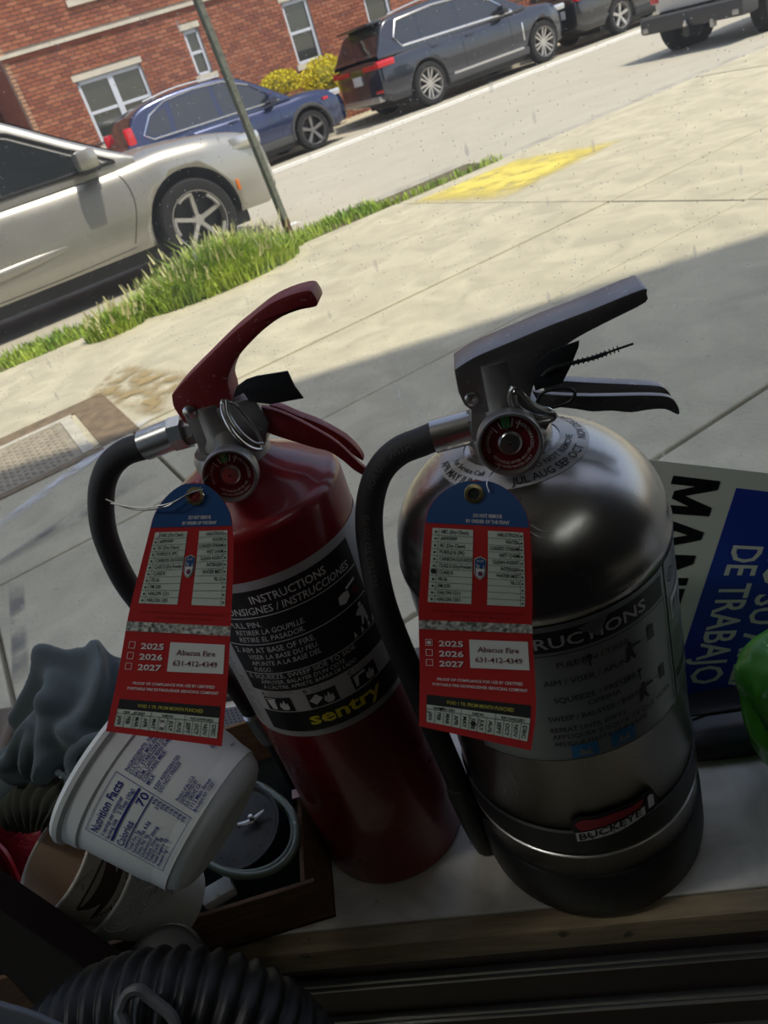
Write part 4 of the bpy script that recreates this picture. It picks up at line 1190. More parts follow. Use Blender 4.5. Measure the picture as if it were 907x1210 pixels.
m_ = MB(); put_text(m_, 'sentry', lambda a, b: fr_(a, b, .0010), .008, LB0 + .0125, .0125, width=.058, align='c', bold=.035); build('brand_lettering', m_, M_yel, lab, smooth=False)
# fine print on the grey sides of the label
m_ = MB()
for i in range(30):
    b = LB0 + .008 + i * .0043
    put_rect(m_, lambda a, c: fr_(a, c, .0006), -.096, b, -.062 - .006 * rnd.random(), b + .0014, 6, 1)
    if i < 22: put_rect(m_, lambda a, c: fr_(a, c, .0006), .064, b, .092 - .01 * rnd.random(), b + .0013, 6, 1)
build('fine_print', m_, mat('fine_print_grey', (.13, .13, .13), .6), lab, smooth=False, kind='stuff')
m_ = MB(); m_.lathe([(.0040, 0), (.0044, .0002), (.0048, 0)], frame(fr_(.078, LB1 - .016, .0006), fr_(.078, LB1 - .016, 1) - fr_(.078, LB1 - .016, 0)), 20)
build('approval_mark', m_, M_lblk, lab, smooth=False)
# valve
def px_prism(pts, y, t0, t1):
    """closed pixel outline -> x,z outline in the plane y, extruded in y"""
    P = [at_y(a, b, y) for a, b in pts]; return [(p.x, p.z) for p in P], (lambda a, b, t: Vector((a, y + t, b)))
def side_part(name, pts, y, t0, t1, m, parent, bev=.0012):
    if 'lever' in name:
        pts = [(p.x, p.y) for p in smooth_path([(a, b, 0) for a, b in pts] + [(pts[0][0], pts[0][1], 0)], 3)][:-1]
    poly, f = px_prism(pts, y, t0, t1); return build(name, MB().prism(poly, f, t0, t1), m, parent, bevel=bev, angle=50)
V1 = build('valve', MB().lathe([(.016, .404), (.017, .412), (.0145, .418), (.0135, .440), (.001, .441)], MR, 30), M_zinc, red)
side_part('valve_block', [(218, 494), (300, 470), (318, 500), (312, 530), (262, 560), (240, 548), (232, 524)], RY - .012, 0, .024, M_zinc, V1)
ORG[V1.name] = ORG[red.name]
lv = side_part('carry_lever', [(202, 467), (215, 452), (238, 429), (259, 408), (275, 393), (291, 380), (307, 367), (322, 357), (343, 348), (364, 343), (371, 348), (375, 356), (373, 363), (354, 367), (333, 375), (314, 388), (297, 404), (282, 421), (273, 437), (269, 452), (273, 468), (270, 484), (250, 497), (222, 502), (212, 493), (204, 480)], RY - .011, 0, .022, M_redl, red, .0018)
rv = at_y(224.5, 486.5, RY - .0115)
build('rivet', MB().lathe([(.0046, 0), (.0046, .0012), (.0032, .0022), (.0001, .0026)], frame(rv, (0, -1, 0)), 20), M_nickel, lv)
sq = side_part('squeeze_lever', [(285, 482), (300, 480), (322, 484), (345, 493), (372, 507), (398, 523), (425, 548), (436, 557), (432, 563), (418, 556), (405, 545), (388, 534), (372, 530), (352, 524), (330, 517), (310, 510), (296, 505)], RY - .010, 0, .004, M_redl, red)
side_part('squeeze_lever_flange', [(285, 482), (300, 477), (325, 480), (352, 491), (378, 501), (408, 518), (425, 535), (428, 545), (405, 530), (378, 516), (350, 505), (320, 497), (296, 495)], RY + .004, 0, .008, M_redl, sq)
build('lever_pin', MB().tube([at_y(309, 504, RY - .0115), at_y(309, 504, RY + .012)], .0022, 12), M_nickel, sq)
gauge(red, (-.1805, .402, .8605), (.18, -.97, .17), .0172, M_dial, ('USE NO WATER REFILL', 'RECHARGE AFTER USE', 'RECHARGE', 'OVERCHARGED'))
build('gauge_stem', MB().tube([(-.1835, .415, .862), (-.192, .446, .866)], .009, 16), M_zinc, red)
P = smooth_path([at_y(a, b, y) for a, b, y in [(262, 474, .425), (264, 490, .420), (276, 512, .415), (294, 528, .418), (309, 530, .424), (306, 515, .428), (292, 496, .430), (276, 477, .430)]], 6)
build('pull_pin_ring', MB().tube(P, .0013, 8, closed=True), M_nickel, red)
P = smooth_path([at_y(a, b, y) for a, b, y in [(268, 472, .423), (271, 490, .419), (284, 510, .414), (300, 523, .416), (311, 524, .420)]], 6)
build('pull_pin_wire', MB().tube(P, .0011, 8), M_nickel, red)
side_part('seal_flag', [(291, 448), (303, 444), (340, 438), (348, 455), (359, 470), (320, 477), (295, 474), (288, 464), (275, 470), (280, 456)], RY - .013, -.001, .0005, M_flag, red, .0003)
# hose
hp = [(222, 513, .452), (196, 519, .452), (170, 527, .452), (147, 535, .452), (129, 552, .452), (120, 580, .452), (121, 618, .453), (131, 652, .455), (150, 690, .458), (178, 725, .462), (212, 755, .466), (245, 779, .470), (272, 803, .474), (297, 838, .478)]
HP = smooth_path([at_y(a, b, y) for a, b, y in hp[2:]], 8)
hs = build('hose', MB().tube(HP, .0092, 16), M_hose, red)
m_ = MB(); m_.tube([at_y(207, 512, .452), at_y(171, 526, .452)], .0106, 20)
m_.tube([at_y(221, 509, .452), at_y(206, 513, .452)], .0122, 8)
build('hose_ferrule', m_, M_nickel, red)
build('hose_nut', MB().tube([at_y(232, 508, .452), at_y(219, 511, .452)], .0095, 8), M_zinc, red)
m_ = MB(); a, b = at_y(299, 842, .478), at_y(320, 870, .480)
m_.tube([a, a.lerp(b, .45), a.lerp(b, .5), b], [.0100, .0100, .0108, .0108], 20); build('nozzle_ferrule', m_, M_nickel, red)
c, d_ = at_y(320, 870, .480), at_y(352, 930, .4855)
build('nozzle', MB().tube([c, c.lerp(d_, .15), c.lerp(d_, .8), d_], [.0075, .0085, .0075, .0085], 16), M_black, red)

# ---------------------------------------------------------------- stainless one
SX, SY, SR = -.0165, .430, .0885
ste = thing('fire_extinguisher', 'brushed steel fire extinguisher with black boot, right of the red one on the sill', 'fire extinguisher', (SX, SY, ZS))
MS = Matrix.Translation((SX, SY, ZS)) @ Matrix.Rotation(math.radians(.7), 4, 'Y')
prof = [(.001, .03), (.086, .03), (SR, .034), (SR, .301), (SR + .0012, .303), (SR + .0012, .308), (SR, .310)]
for k in range(1, 13):
    a = k / 12 * PI / 2 * .90
    prof.append((SR * math.cos(a) ** .88, .310 + .066 * math.sin(a)))
def dome_h(r):
    c = min(1, (r / SR)) ** (1 / .88); return .310 + .066 * math.sqrt(max(0, 1 - c * c))
build('cylinder', MB().lathe(prof, MS, 96), M_steel, ste, angle=60)
build('rubber_boot', MB().lathe([(.001, .0005), (.086, .0005), (.0905, .004), (.0915, .012), (.0912, .050), (.0895, .0525), (.0885, .0525)], MS, 72), mat('black_rubber_boot', (.016, .016, .016), .45), ste)
stp = build('strap', MB().lathe([(.0888, .083), (.0905, .084), (.0905, .107), (.0888, .108)], MS, 72), mat('black_rubber_strap', (.02, .02, .02), .5), ste)
build('strap_edge', MB().lathe([(.0890, .0765), (.0900, .077), (.0900, .0785), (.0890, .079)], MS, 72), M_nickel, stp)
build('neck_collar', MB().lathe([(.025, .370), (.0262, .374), (.0262, .381), (.0235, .385), (.018, .386)], MS, 40), M_nickel, ste)
# ring sticker round the neck
M_stk = mat('silver_ring_sticker', (.52, .50, .48), .35, metal=.3)
def fring(ang, r, e=.0005): return MS @ Vector((math.cos(ang) * r, math.sin(ang) * r, dome_h(r) + e))
m_ = MB(); m_.grid(lambda s, t: fring(2 * PI * s, .030 + .017 * t), 60, 4); rs = build('service_collar', m_, M_stk, ste)
m_ = MB()
def ring_text(s, ang, r, h):
    tot = text_tris(s, .015)[1] * h
    put_text(m_, s, lambda a, b: fring(ang + (a - tot / 2) / r, r - b, .0008), 0, 0, h, bold=.015)
ring_text('JUL AUG SEP OCT', math.radians(-58), .0450, .0052)
ring_text('2025 DO NOT REMOVE', math.radians(-52), .0375, .0042)
ring_text('APR MAY JUN', math.radians(-152), .0450, .0050)
ring_text('For Service Call', math.radians(-145), .0375, .0036)
ring_text('NOV DEC JAN FEB', math.radians(25), .0450, .0050)
build('collar_print', m_, M_lblk, rs, smooth=False)
# main label
THS = math.radians(-83)
def fs_(a, b, e=.0003): t = THS + a / SR; return MS @ Vector(((SR + e) * math.cos(t), (SR + e) * math.sin(t), b))
M_slab_ = mat('clear_grey_label', (.235, .25, .235), .35, metal=.35)
SB0, SB1 = .183, .298
m_ = MB(); put_rect(m_, lambda a, b: fs_(a, b, .0004), -.074, SB0, .074, SB1, 40, 2); put_rect(m_, lambda a, b: fs_(a, b, .0004), .076, SB0 + .002, .124, SB1, 16, 2)
sl_ = build('label', m_, M_slab_, ste)
m_ = MB()
def fs9(a, b): return fs_(a, b, .0008)
put_rect(m_, lambda a, b: fs_(a, b, .0006), -.066, SB1 - .020, .070, SB1 - .004, 36, 1)
for (a0, b0, a1, b1) in [(-.072, SB0 + .003, -.0714, SB1 - .022), (.0704, SB0 + .003, .071, SB1 - .022), (-.072, SB1 - .0226, .071, SB1 - .022), (-.074, SB0, .074, SB0 + .0006), (.0745, SB0, .0755, SB1), (.0765, SB1 - .050, .122, SB1 - .0496)]:
    put_rect(m_, fs9, a0, b0, a1, b1, 30 if a1 - a0 > .02 else 1, 1)
T = [('PULL PIN / TIRER', -.010, SB1 - .033, .0046, {}), ('AIM / VISER / APUNTE', -.020, SB1 - .047, .0046, {}), ('SQUEEZE / PRESSER', -.016, SB1 - .062, .0046, {}), ('OPRIMA', .004, SB1 - .0685, .0044, {}),
     ('SWEEP / BALAYER / BARRER', -.022, SB1 - .078, .0046, dict(width=.066)), ('REPEAT UNTIL EMPTY.', -.022, SB1 - .088, .0042, dict(width=.050)), ("APPLIQUER JUSQU'A CE QUE VIDER", -.022, SB1 - .0945, .0042, dict(width=.088)), ('APLIQUE HASTA QUE VACIE', -.022, SB1 - .101, .0042, dict(width=.064)),
     ('CLASSIFIED', .091, SB1 - .016, .0030, {})]
for it in T: put_text(m_, it[0], fs9, *it[1:4], **it[4])
def man(x, y, k=1.0):
    put_disc(m_, fs9, x, y + .0100 * k, .0016 * k, 8)
    put_poly(m_, fs9, [(x - .002 * k, y + .008 * k), (x + .002 * k, y + .0085 * k), (x + .0085 * k, y + .0075 * k), (x + .0085 * k, y + .0062 * k), (x + .002 * k, y + .006 * k), (x + .002 * k, y + .002 * k), (x + .004 * k, y - .003 * k), (x + .002 * k, y - .003 * k), (x, y + .001 * k), (x - .002 * k, y - .003 * k), (x - .004 * k, y - .003 * k), (x - .003 * k, y + .003 * k)])
    put_rect(m_, fs9, x + .015 * k, y + .002 * k, x + .0205 * k, y + .013 * k)
    put_rect(m_, fs9, x + .010 * k, y + .0065 * k, x + .015 * k, y + .007 * k)
man(.036, SB1 - .044); man(.042, SB1 - .082)
for (x, y) in [(-.001, SB1 - .034), (.030, SB1 - .064)]:      # hand sketches as thin strokes
    for k in range(7):
        a = k * .5; put_poly(m_, fs9, [(x - .004 + k * .0016, y - .002 + .002 * math.sin(a)), (x + .002 + k * .0014, y + .004 + .002 * math.cos(a)), (x + .0024 + k * .0014, y + .0037 + .002 * math.cos(a))])
    put_poly(m_, fs9, [(x + .010, y - .003), (x + .011, y - .003), (x + .011, y + .004), (x + .013, y + .004), (x + .0105, y + .007), (x + .008, y + .004), (x + .010, y + .004)])
for i in range(9): put_rect(m_, fs9, .078, SB1 - .060 - i * .0034, .112 - .01 * rnd.random(), SB1 - .0592 - i * .0034, 6, 1)
put_rect(m_, fs9, .078, SB1 - .098, .118, SB1 - .090, 8, 1)
for i in range(4): put_rect(m_, fs9, .080, SB1 - .103 - i * .003, .108, SB1 - .1022 - i * .003, 6, 1)
build('label_print', m_, M_lblk, sl_, smooth=False)
m_ = MB(); put_text(m_, 'INSTRUCTIONS', lambda a, b: fs_(a, b, .0010), 0.0, SB1 - .0165, .0088, width=.104, align='c', bold=.02)
build('label_heading', m_, mat('heading_grey', (.50, .50, .49), .4, metal=.3), sl_, smooth=False)
m_ = MB(); M_q = frame(fs_(.084, SB1 - .014, .0008), fs_(.084, SB1 - .014, 1) - fs_(.084, SB1 - .014, 0))
m_.lathe([(.0042, 0), (.0046, .0001), (.0050, 0)], M_q, 20); put_text(m_, 'UL', fs9, .084, SB1 - .0155, .0034, align='c', bold=.02)
build('approval_mark', m_, M_lblk, sl_, smooth=False)
m_ = MB(); put_rect(m_, fs9, .080, SB1 - .048, .110, SB1 - .030, 12, 1); bc = build('barcode', m_, M_lwhite, sl_, smooth=False)
m_ = MB(); x = .0815
while x < .1085:
    w_ = rnd.choice([.0004, .0007, .0011]); put_rect(m_, lambda a, b: fs_(a, b, .0010), x, SB1 - .047, x + w_, SB1 - .034); x += w_ + rnd.choice([.0005, .0008, .0011])
build('bars', m_, M_lblk, bc, smooth=False)
m_ = MB()
for x in (-.004, .022): put_rect(m_, fs9, x - .008, SB0 + .0015 if x < 0 else SB0 + .003, x + .009, SB0 + .0135 if x < 0 else SB0 + .0155, 5, 1)
bsq = build('blue_pictogram', m_, mat('pictogram_blue', (.02, .14, .30), .5), sl_, smooth=False)
m_ = MB()
for k, x in enumerate((-.004, .022)):
    y = SB0 + (.0015 if k == 0 else .003)
    put_poly(m_, lambda a, b: fs_(a, b, .0011), [(x - .005, y + .002), (x + .006, y + .002), (x + .004, y + .005), (x + .005, y + .009), (x + .001, y + .005), (x - .002, y + .009), (x - .003, y + .004)])
build('flame_mark', m_, M_slab_, sl_, smooth=False)
# torn patch in the heading
m_ = MB(); put_poly(m_, lambda a, b: fs_(a, b, .0012), [(.006, SB1 - .006), (.026, SB1 - .001), (.022, SB1 - .008), (.017, SB1 - .016), (.012, SB1 - .011)])
build('torn_spot', m_, M_nickel, sl_, smooth=False)
# brand shield
THB = math.radians(-78)
def fb_(a, b, e): t = THB + a / SR; return MS @ Vector(((SR + e) * math.cos(t), (SR + e) * math.sin(t), .112 + b))
m_ = MB(); put_mono(m_, lambda a, b: fb_(a, b, .0012), [(-.030, -.016), (-.032, .004), (-.026, .013), (-.012, .012), (0, .0145), (.012, .014), (.022, .017), (.032, .016), (.034, .002), (.029, -.004), (.010, -.014), (-.01, -.018)])
bd_ = build('brand_badge', m_, M_lblk, ste, smooth=False)
m_ = MB(); put_mono(m_, lambda a, b: fb_(a, b, .0016), [(-.028, -.004), (-.0285, .005), (-.023, .0095), (-.012, .0085), (0, .011), (.010, .0105), (.0215, .0135), (.0205, .006)]); build('shield', m_, mat('badge_red', (.35, .02, .03), .4), bd_, smooth=False)
m_ = MB(); put_mono(m_, lambda a, b: fb_(a, b, .0020), [(-.029, -.014), (-.029, -.0045), (0, .0005), (.021, .0055), (.021, -.003), (0, -.0095)])
put_poly(m_, lambda a, b: fb_(a, b, .0020), [(.024, .000), (.024, .012), (.026, .014), (.029, .012), (.029, .001)])
build('banner', m_, M_lwhite, bd_, smooth=False)
m_ = MB(); put_text(m_, 'BUCKEYE', lambda a, b: fb_(a, b + .24 * a, .0024), -.027, -.0055, .0072, width=.045, bold=.03); build('brand_lettering', m_, M_lblk, bd_, smooth=False)

# valve and levers, in the plane y = SY
YS = SY
v2 = build('valve', MB().lathe([(.018, .384), (.0185, .394), (.016, .400), (.0155, .432), (.001, .433)], MS, 30), M_zinc, ste)
side_part('valve_block', [(556, 484), (640, 478), (652, 496), (640, 520), (600, 545), (572, 530), (556, 510)], YS - .012, 0, .024, M_zinc, v2)
lv = side_part('carry_lever', [(536, 437), (560, 422), (590, 409), (614, 399), (640, 388), (655, 382), (700, 365), (760, 341), (764, 348), (763, 358), (720, 380), (682, 400), (656, 420), (632, 452), (622, 486), (600, 489), (556, 485), (543, 468), (540, 458)], YS - .0135, 0, .027, M_steeld, ste, .0016)
rv = at_y(557, 471, YS - .0140)
build('rivet', MB().lathe([(.0042, 0), (.0042, .0010), (.003, .0018), (.0001, .0022)], frame(rv, (0, -1, 0)), 20), M_nickel, lv)
sq = side_part('squeeze_lever', [(628, 462), (650, 466), (700, 468), (760, 467), (790, 469), (800, 478), (803, 488), (799, 490), (785, 484), (765, 485), (745, 488), (722, 486), (700, 487), (680, 484), (662, 482), (640, 480)], YS - .012, 0, .005, M_steeld, ste)
side_part('squeeze_lever_flange', [(640, 454), (657, 450), (700, 452), (745, 454), (778, 456), (788, 461), (791, 470), (760, 469), (700, 469), (650, 468)], YS + .004, 0, .009, M_steeld, sq)
gauge(ste, (-.0115, .392, .845), (.03, -.97, .20), .0188, M_dial, ('USE WITH WATER ONLY', 'RECHARGE AFTER ANY USE', 'RECHARGE', 'OVERCHARGED'))
build('gauge_stem', MB().tube([(-.012, .405, .844), (-.014, .425, .848)], .010, 16), M_zinc, ste)
for k, pts in enumerate([[(604, 458), (602, 474), (612, 490), (630, 499), (650, 497), (655, 490), (642, 486), (628, 478), (615, 464), (608, 457)], [(607, 462), (610, 478), (622, 488), (640, 493), (654, 490), (648, 484), (634, 480), (622, 470)]]):
    P = smooth_path([at_y(a, b, .404 + .008 * math.sin(i * .9) * .3 + .002 * k) for i, (a, b) in enumerate(pts)], 6)
    build('pull_pin_ring', MB().tube(P, .0014, 8, closed=True), M_nickel, ste)
side_part('seal_flag', [(632, 430), (650, 414), (684, 402), (683, 410), (674, 432), (664, 452), (645, 457), (632, 461), (629, 450)], YS - .0165, -.001, .0004, M_flag, ste, .0003)
P = smooth_path([at_y(a, b, YS - .019) for a, b in [(640, 445), (652, 436), (672, 430), (700, 423), (725, 414), (748, 406)]], 10)
m_ = MB(); m_.tube(P, [.0012 if i < len(P) * .72 else .0007 for i in range(len(P))], 8)
for i in range(4, int(len(P) * .85), 2): m_.tube([P[i] - (P[i + 1] - P[i]) * .25, P[i] + (P[i + 1] - P[i]) * .25], .0019, 8)
build('zip_tie', m_, M_flag, ste)
P = smooth_path([at_y(a, b, YS - .018) for a, b in [(633, 478), (640, 465), (655, 460), (672, 459), (679, 465), (672, 475), (655, 481), (640, 482)]], 6)
build('tie_loop', MB().tube(P, .0010, 6, closed=True), M_flag, ste)
# its hose: bends down between the two cylinders
hp = [(515, 515, .430), (498, 522, .430), (470, 534, .430), (449, 556, .430), (438, 588, .428), (436, 625, .423), (442, 668, .414), (453, 715, .406), (472, 765, .402), (493, 812, .402), (512, 858, .403), (530, 900, .405), (546, 936, .408)]
HP = smooth_path([at_y(a, b, y) for a, b, y in hp], 8)
hs = build('hose', MB().tube(HP, .0093, 16), M_hose, ste)
m_ = MB()
acc = [0.0]
for a, b in zip(HP[:-1], HP[1:]): acc.append(acc[-1] + (b - a).length)
def on_hose(a, b):
    a = max(0, min(acc[-1] - 1e-5, a))
    i = max(k for k in range(len(acc)) if acc[k] <= a); i = min(i, len(HP) - 2); t = (a - acc[i]) / (acc[i + 1] - acc[i]); p = HP[i].lerp(HP[i + 1], t)
    tg = (HP[i + 1] - HP[i]).normalized(); tc = (CAM * 0 + Vector((0, -1, .45))); tc = (tc - tg * tc.dot(tg)).normalized(); sd = tc.cross(tg)
    an = b / .0096; return p + (tc * math.cos(an) + sd * math.sin(an)) * .0096
put_text(m_, 'TESTED TO 500 PSI', lambda a, b: on_hose(.125 - a, -b), .0, -.002, .0044)
put_text(m_, 'FOR USE WITH', lambda a, b: on_hose(.055 - a, -b), .0, -.002, .0044)
build('hose_stamp', m_, M_hosetxt, hs, smooth=False)
build('hose_ferrule', MB().tube([at_y(558, 504, .430), at_y(512, 516, .430)], .0108, 20), M_nickel, ste)
build('hose_nut', MB().tube([at_y(572, 501, .430), at_y(556, 505, .430)], .0118, 8), M_zinc, ste)
c, d_ = at_y(540, 925, .407), at_y(573, 1001, .410)
d_.z = max(d_.z, ZS + .004)
build('nozzle', MB().tube([c, c.lerp(d_, .12), c.lerp(d_, .6), c.lerp(d_, .8), d_], [.0098, .0112, .0108, .0098, .0082], 18), mat('black_nozzle', (.03, .032, .03), .5), ste)
a, b = at_y(556, 932, .420), at_y(588, 952, .440)
build('nozzle_clip', MB().tube([a, a.lerp(b, .5), b], .005, 8, flat=.35), M_black, stp)

# ================================================================== INSPECTION TAGS
M_tagred = mat('tag_red', (.50, .025, .025), .42)
M_tagblue = mat('tag_blue', (.025, .085, .24), .42)
M_tagcell = mat('tag_cell', (.62, .68, .58), .5)
M_tagink = mat('tag_ink', (.02, .02, .02), .5)
M_tagdred = mat('tag_dark_red_ink', (.22, .01, .012), .5)
M_tagwhite = mat('tag_white_ink', (.75, .72, .68), .5)
M_foil = mat('holographic_foil', (.35, .38, .33), .45, metal=.35, var=.6, vscale=420, col2=(.90, .90, .80), bump=.6, bscale=400)
M_brass = mat('brass_eyelet', (.62, .50, .26), .3, metal=1)
M_wire = mat('steel_wire', (.50, .49, .47), .35, metal=1)
M_twhitebox = mat('tag_sticker', (.74, .76, .70), .5)
M_tmaroon = mat('tag_maroon_ink', (.14, .02, .02), .5)
LEFT_ROWS = ['ABC (Dry Chem)', 'AFFF/FFFP', 'BC (Dry Chem)', 'PURPLE K (PK)', 'CARBON DIOXIDE', 'CLASS D (Dry Powder)', 'CLASS K', 'FE-36', 'FM 200', 'HALON 1211', 'HALON 1301']
RIGHT_ROWS = ['HALOTRON', 'WATER', 'LOADED STREAM', 'WET CHEM', 'CLEAN AGENT', 'INTERGEN', 'WATER MIST', 'FE-13', '', '', '']
MONTHS = ['JAN', 'FEB', 'MAR', 'APR', 'MAY', 'JUNE', 'JULY', 'AUG', 'SEPT', 'OCT', 'NOV', 'DEC']
def inspection_tag(Lp, Rp, dep, label, punched_rows, wire_pts, year_mark, wob):
    """Lp/Rp: [(t, px, py)] edges; dep(t,s) distance from the viewpoint along the axis"""
    def ed(P, t):
        P3 = [(p[0], p[1]) for p in P]; P4 = [(p[0], p[2]) for p in P]; return interp(P3, t), interp(P4, t)
    NT = 30
    GL = []
    for j in range(NT + 1):
        t = j / NT; l = ed(Lp, t); r = ed(Rp, t); row = []
        for i in range(9):
            s = i / 8; row.append(at_d(l[0] + (r[0] - l[0]) * s, l[1] + (r[1] - l[1]) * s, dep(t, s)))
        GL.append(row)
    # smooth once along t
    for _ in range(3): GL = [GL[0]] + [[(GL[j - 1][i] + GL[j][i] * 2 + GL[j + 1][i]) / 4 for i in range(9)] for j in range(1, NT)] + [GL[-1]]
    nrm = (GL[NT][0] - GL[0][0]).cross(GL[15][8] - GL[15][0]).normalized()
    if nrm.dot(CAM - GL[15][4]) < 0: nrm = -nrm
    def fn(s, t, e=0.0):
        a = max(0, min(.9999, s)) * 8; b = max(0, min(.9999, t)) * NT; i, j = int(a), int(b); u, v = a - i, b - j
        p = GL[j][i] * (1 - u) * (1 - v) + GL[j][i + 1] * u * (1 - v) + GL[j + 1][i] * (1 - u) * v + GL[j + 1][i + 1] * u * v
        return p + nrm * e
    root = thing('inspection_tag', label, 'tag', fn(.5, .03), None)
    AR = .13
    def arch(t): return 1 if t >= AR else math.sqrt(max(0, 1 - ((AR - t) / AR) ** 2))
    def sheet(t0, t1, e0, e1, nt):
        mb = MB(); n = 10
        for e in (e0, e1):
            mb.grid(lambda s, q: fn(.5 + (s - .5) * max(.03, arch(t0 + (t1 - t0) * q)), t0 + (t1 - t0) * q, e), n, nt)
        o = (n + 1) * (nt + 1); f = []
        for j in range(nt):
            for i in (0, n): a = j * (n + 1) + i; b = a + n + 1; f.append((a, b, b + o, a + o))
        for i in range(n): f.append((i, i + 1, i + 1 + o, i + o)); k = nt * (n + 1) + i; f.append((k, k + 1, k + 1 + o, k + o))
        mb.f += f; mb.mi += [0] * len(f); return mb
    card = build('card', sheet(0, 1, -.0004, 0, 60), M_tagred, root, angle=60)
    asp = 2.2       # card length over width: t units are longer
    def F(e): return lambda a, b: fn(a, -b, e)     # text space: a = s, b = -t
    def area(name, m, rects, e=.00025):
        mb = MB()
        for (s0, t0, s1, t1) in rects:
            put_rect(mb, lambda a, b: fn(a, b, e), s0, t0, s1, t1, max(1, int((s1 - s0) * 10)), max(1, int((t1 - t0) * 30)))
        return build(name, mb, m, card, smooth=False)
    mb = MB(); mb.grid(lambda s, q: fn(.5 + (s - .5) * max(.03, arch(.004 + .146 * q)) * .985, .004 + .146 * q, .0002), 12, 24); build('blue_header', mb, M_tagblue, card, smooth=False)
    area('tick_table', M_tagcell, [(.075, .168, .46, .462), (.60, .168, .935, .462)], .00022)
    area('foil_strip', M_foil, [(.0, .535, 1, .572)], .0003)
    area('company_sticker', M_twhitebox, [(.44, .607, .955, .722)], .00025)
    area('black_band', M_tagink, [(.06, .848, .955, .893)], .00022)
    area('month_table', M_tagcell, [(.06, .893, .955, .972)], .00022)
    # black ink
    mb = MB(); G = F(.0005)
    rh = (.462 - .168) / 11
    for k in range(11):
        y = -(.168 + rh * (k + .72))
        put_text(mb, LEFT_ROWS[k], G, .155, y, .0150, bold=.022, width=min(.30, text_tris(LEFT_ROWS[k])[1] * .0135 * asp * .9))
        if RIGHT_ROWS[k]: put_text(mb, RIGHT_ROWS[k], G, .885, y, .0150, bold=.022, align='r', width=min(.27, text_tris(RIGHT_ROWS[k])[1] * .0135 * asp * .9))
        if k: put_rect(mb, G, .075, -(.168 + rh * k) - .0006, .46, -(.168 + rh * k) + .0006, 4, 1); put_rect(mb, G, .60, -(.168 + rh * k) - .0006, .935, -(.168 + rh * k) + .0006, 4, 1)
        if k not in punched_rows: put_disc(mb, G, .108, y + .005, .010, 8, .0045)
        put_disc(mb, G, .912, y + .005, .009, 8, .004)
    for s in (.135, .893): put_rect(mb, G, s - .0015, -.462, s + .0015, -.168, 1, 10)
    for k in range(13):
        s = .06 + .895 * k / 12; put_rect(mb, G, s - .002, -.972, s + .002, -.912 if k % 4 else -.893, 1, 3)
    put_rect(mb, G, .06, -.913, .955, -.911, 8, 1)
    for k in range(12):
        s = .06 + .895 * (k + .5) / 12
        vs, W_, fs = text_tris(MONTHS[k], .03)
        hh = .034; sc = min(.044 / W_, .0165)     # text turned a quarter: reads downwards
        mb.add([G(s - .018 + b * hh, -(.921 + a * sc)) for a, b in vs], fs)
    for k, wd in enumerate(['SERVICED', 'NEW', 'RECHARGED']): put_text(mb, wd, G, .06 + .895 * (k * 4 + 2) / 12, -.908, .010, align='c', width=[.19, .10, .20][k], bold=.03)
    build('black_print', mb, M_tagink, card, smooth=False, kind='stuff')
    mb = MB()
    put_text(mb, 'DO NOT REMOVE', G, .60, -.122, .0125, align='c', width=.28, bold=.03)
    put_text(mb, 'BY ORDER OF THE FDNY', G, .60, -.142, .0125, align='c', width=.42, bold=.03)
    for k, yv in enumerate((2025, 2026, 2027)):
        y = -(.638 + .041 * k)
        put_text(mb, str(yv), G, .17, y, .0235, width=.215, bold=.035)
        for (a, b, c, d_) in [(.055, y, .115, y + .002), (.055, y + .0245, .115, y + .0265), (.055, y, .060, y + .0265), (.110, y, .115, y + .0265)]: put_rect(mb, G, a, b, c, d_)
    if year_mark: put_disc(mb, G, .085, -.625, .02, 10, .008)
    put_text(mb, 'PROOF OF COMPLIANCE FOR USE BY CERTIFIED', G, .52, -.780, .0115, align='c', width=.74, bold=.03)
    put_text(mb, 'PORTABLE FIRE EXTINGUISHER SERVICING COMPANY', G, .52, -.803, .0115, align='c', width=.82, bold=.03)
    build('white_print', mb, M_tagwhite, card, smooth=False, kind='stuff')
    mb = MB(); put_text(mb, 'VOID 1 YR. FROM MONTH PUNCHED', G, .52, -.878, .0145, align='c', width=.58, bold=.02); build('yellow_print', mb, mat('tag_yellow_ink', (.55, .50, .08), .5), card, smooth=False)
    mb = MB(); put_text(mb, 'THIS PORTABLE FIRE EXTINGUISHER HAS BEEN SERVICED', G, .52, -.498, .0085, align='c', width=.80); put_text(mb, 'AS REQUIRED BY NYC FIRE CODE 906.2', G, .55, -.517, .0085, align='c', width=.55); build('dark_red_print', mb, M_tagdred, card, smooth=False)
    mb = MB()
    def serif(s, x, y, h, wd):      # lettering with small slab feet, like the printed serif face
        vs, W_, fs = text_tris(s, .012); sx = wd / W_
        mb.add([G(x - wd / 2 + a * sx, y + b * h) for a, b in vs], fs)
        # feet under and over every upright stroke
        x0 = x - wd / 2; adv = 0
        for i, ch in enumerate(s):
            wc = text_tris(s[:i + 1], .012)[1] if ch != ' ' else None
            if wc is None: continue
            a1 = wc * sx; wch = text_tris(ch, .012)[1] * sx
            if ch in 'AFhirn':
                for q in ((x0 + a1 - wch * .9), (x0 + a1 - wch * .1)):
                    if ch in 'Fr1i4' and q > x0 + a1 - wch * .5: continue
                    put_rect(mb, G, q - .009, y, q + .009, y + .0022)
    serif('Abacus Fire', .69, -.655, .0215, .36)
    serif('631-412-4349', .69, -.697, .0215, .41)
    build('company_print', mb, M_tmaroon, card, smooth=False)
    # badge in the middle
    mb = MB(); bp = [(.53, -.268), (.475, -.280), (.475, -.335), (.492, -.352), (.53, -.363), (.568, -.352), (.585, -.335), (.585, -.280)]
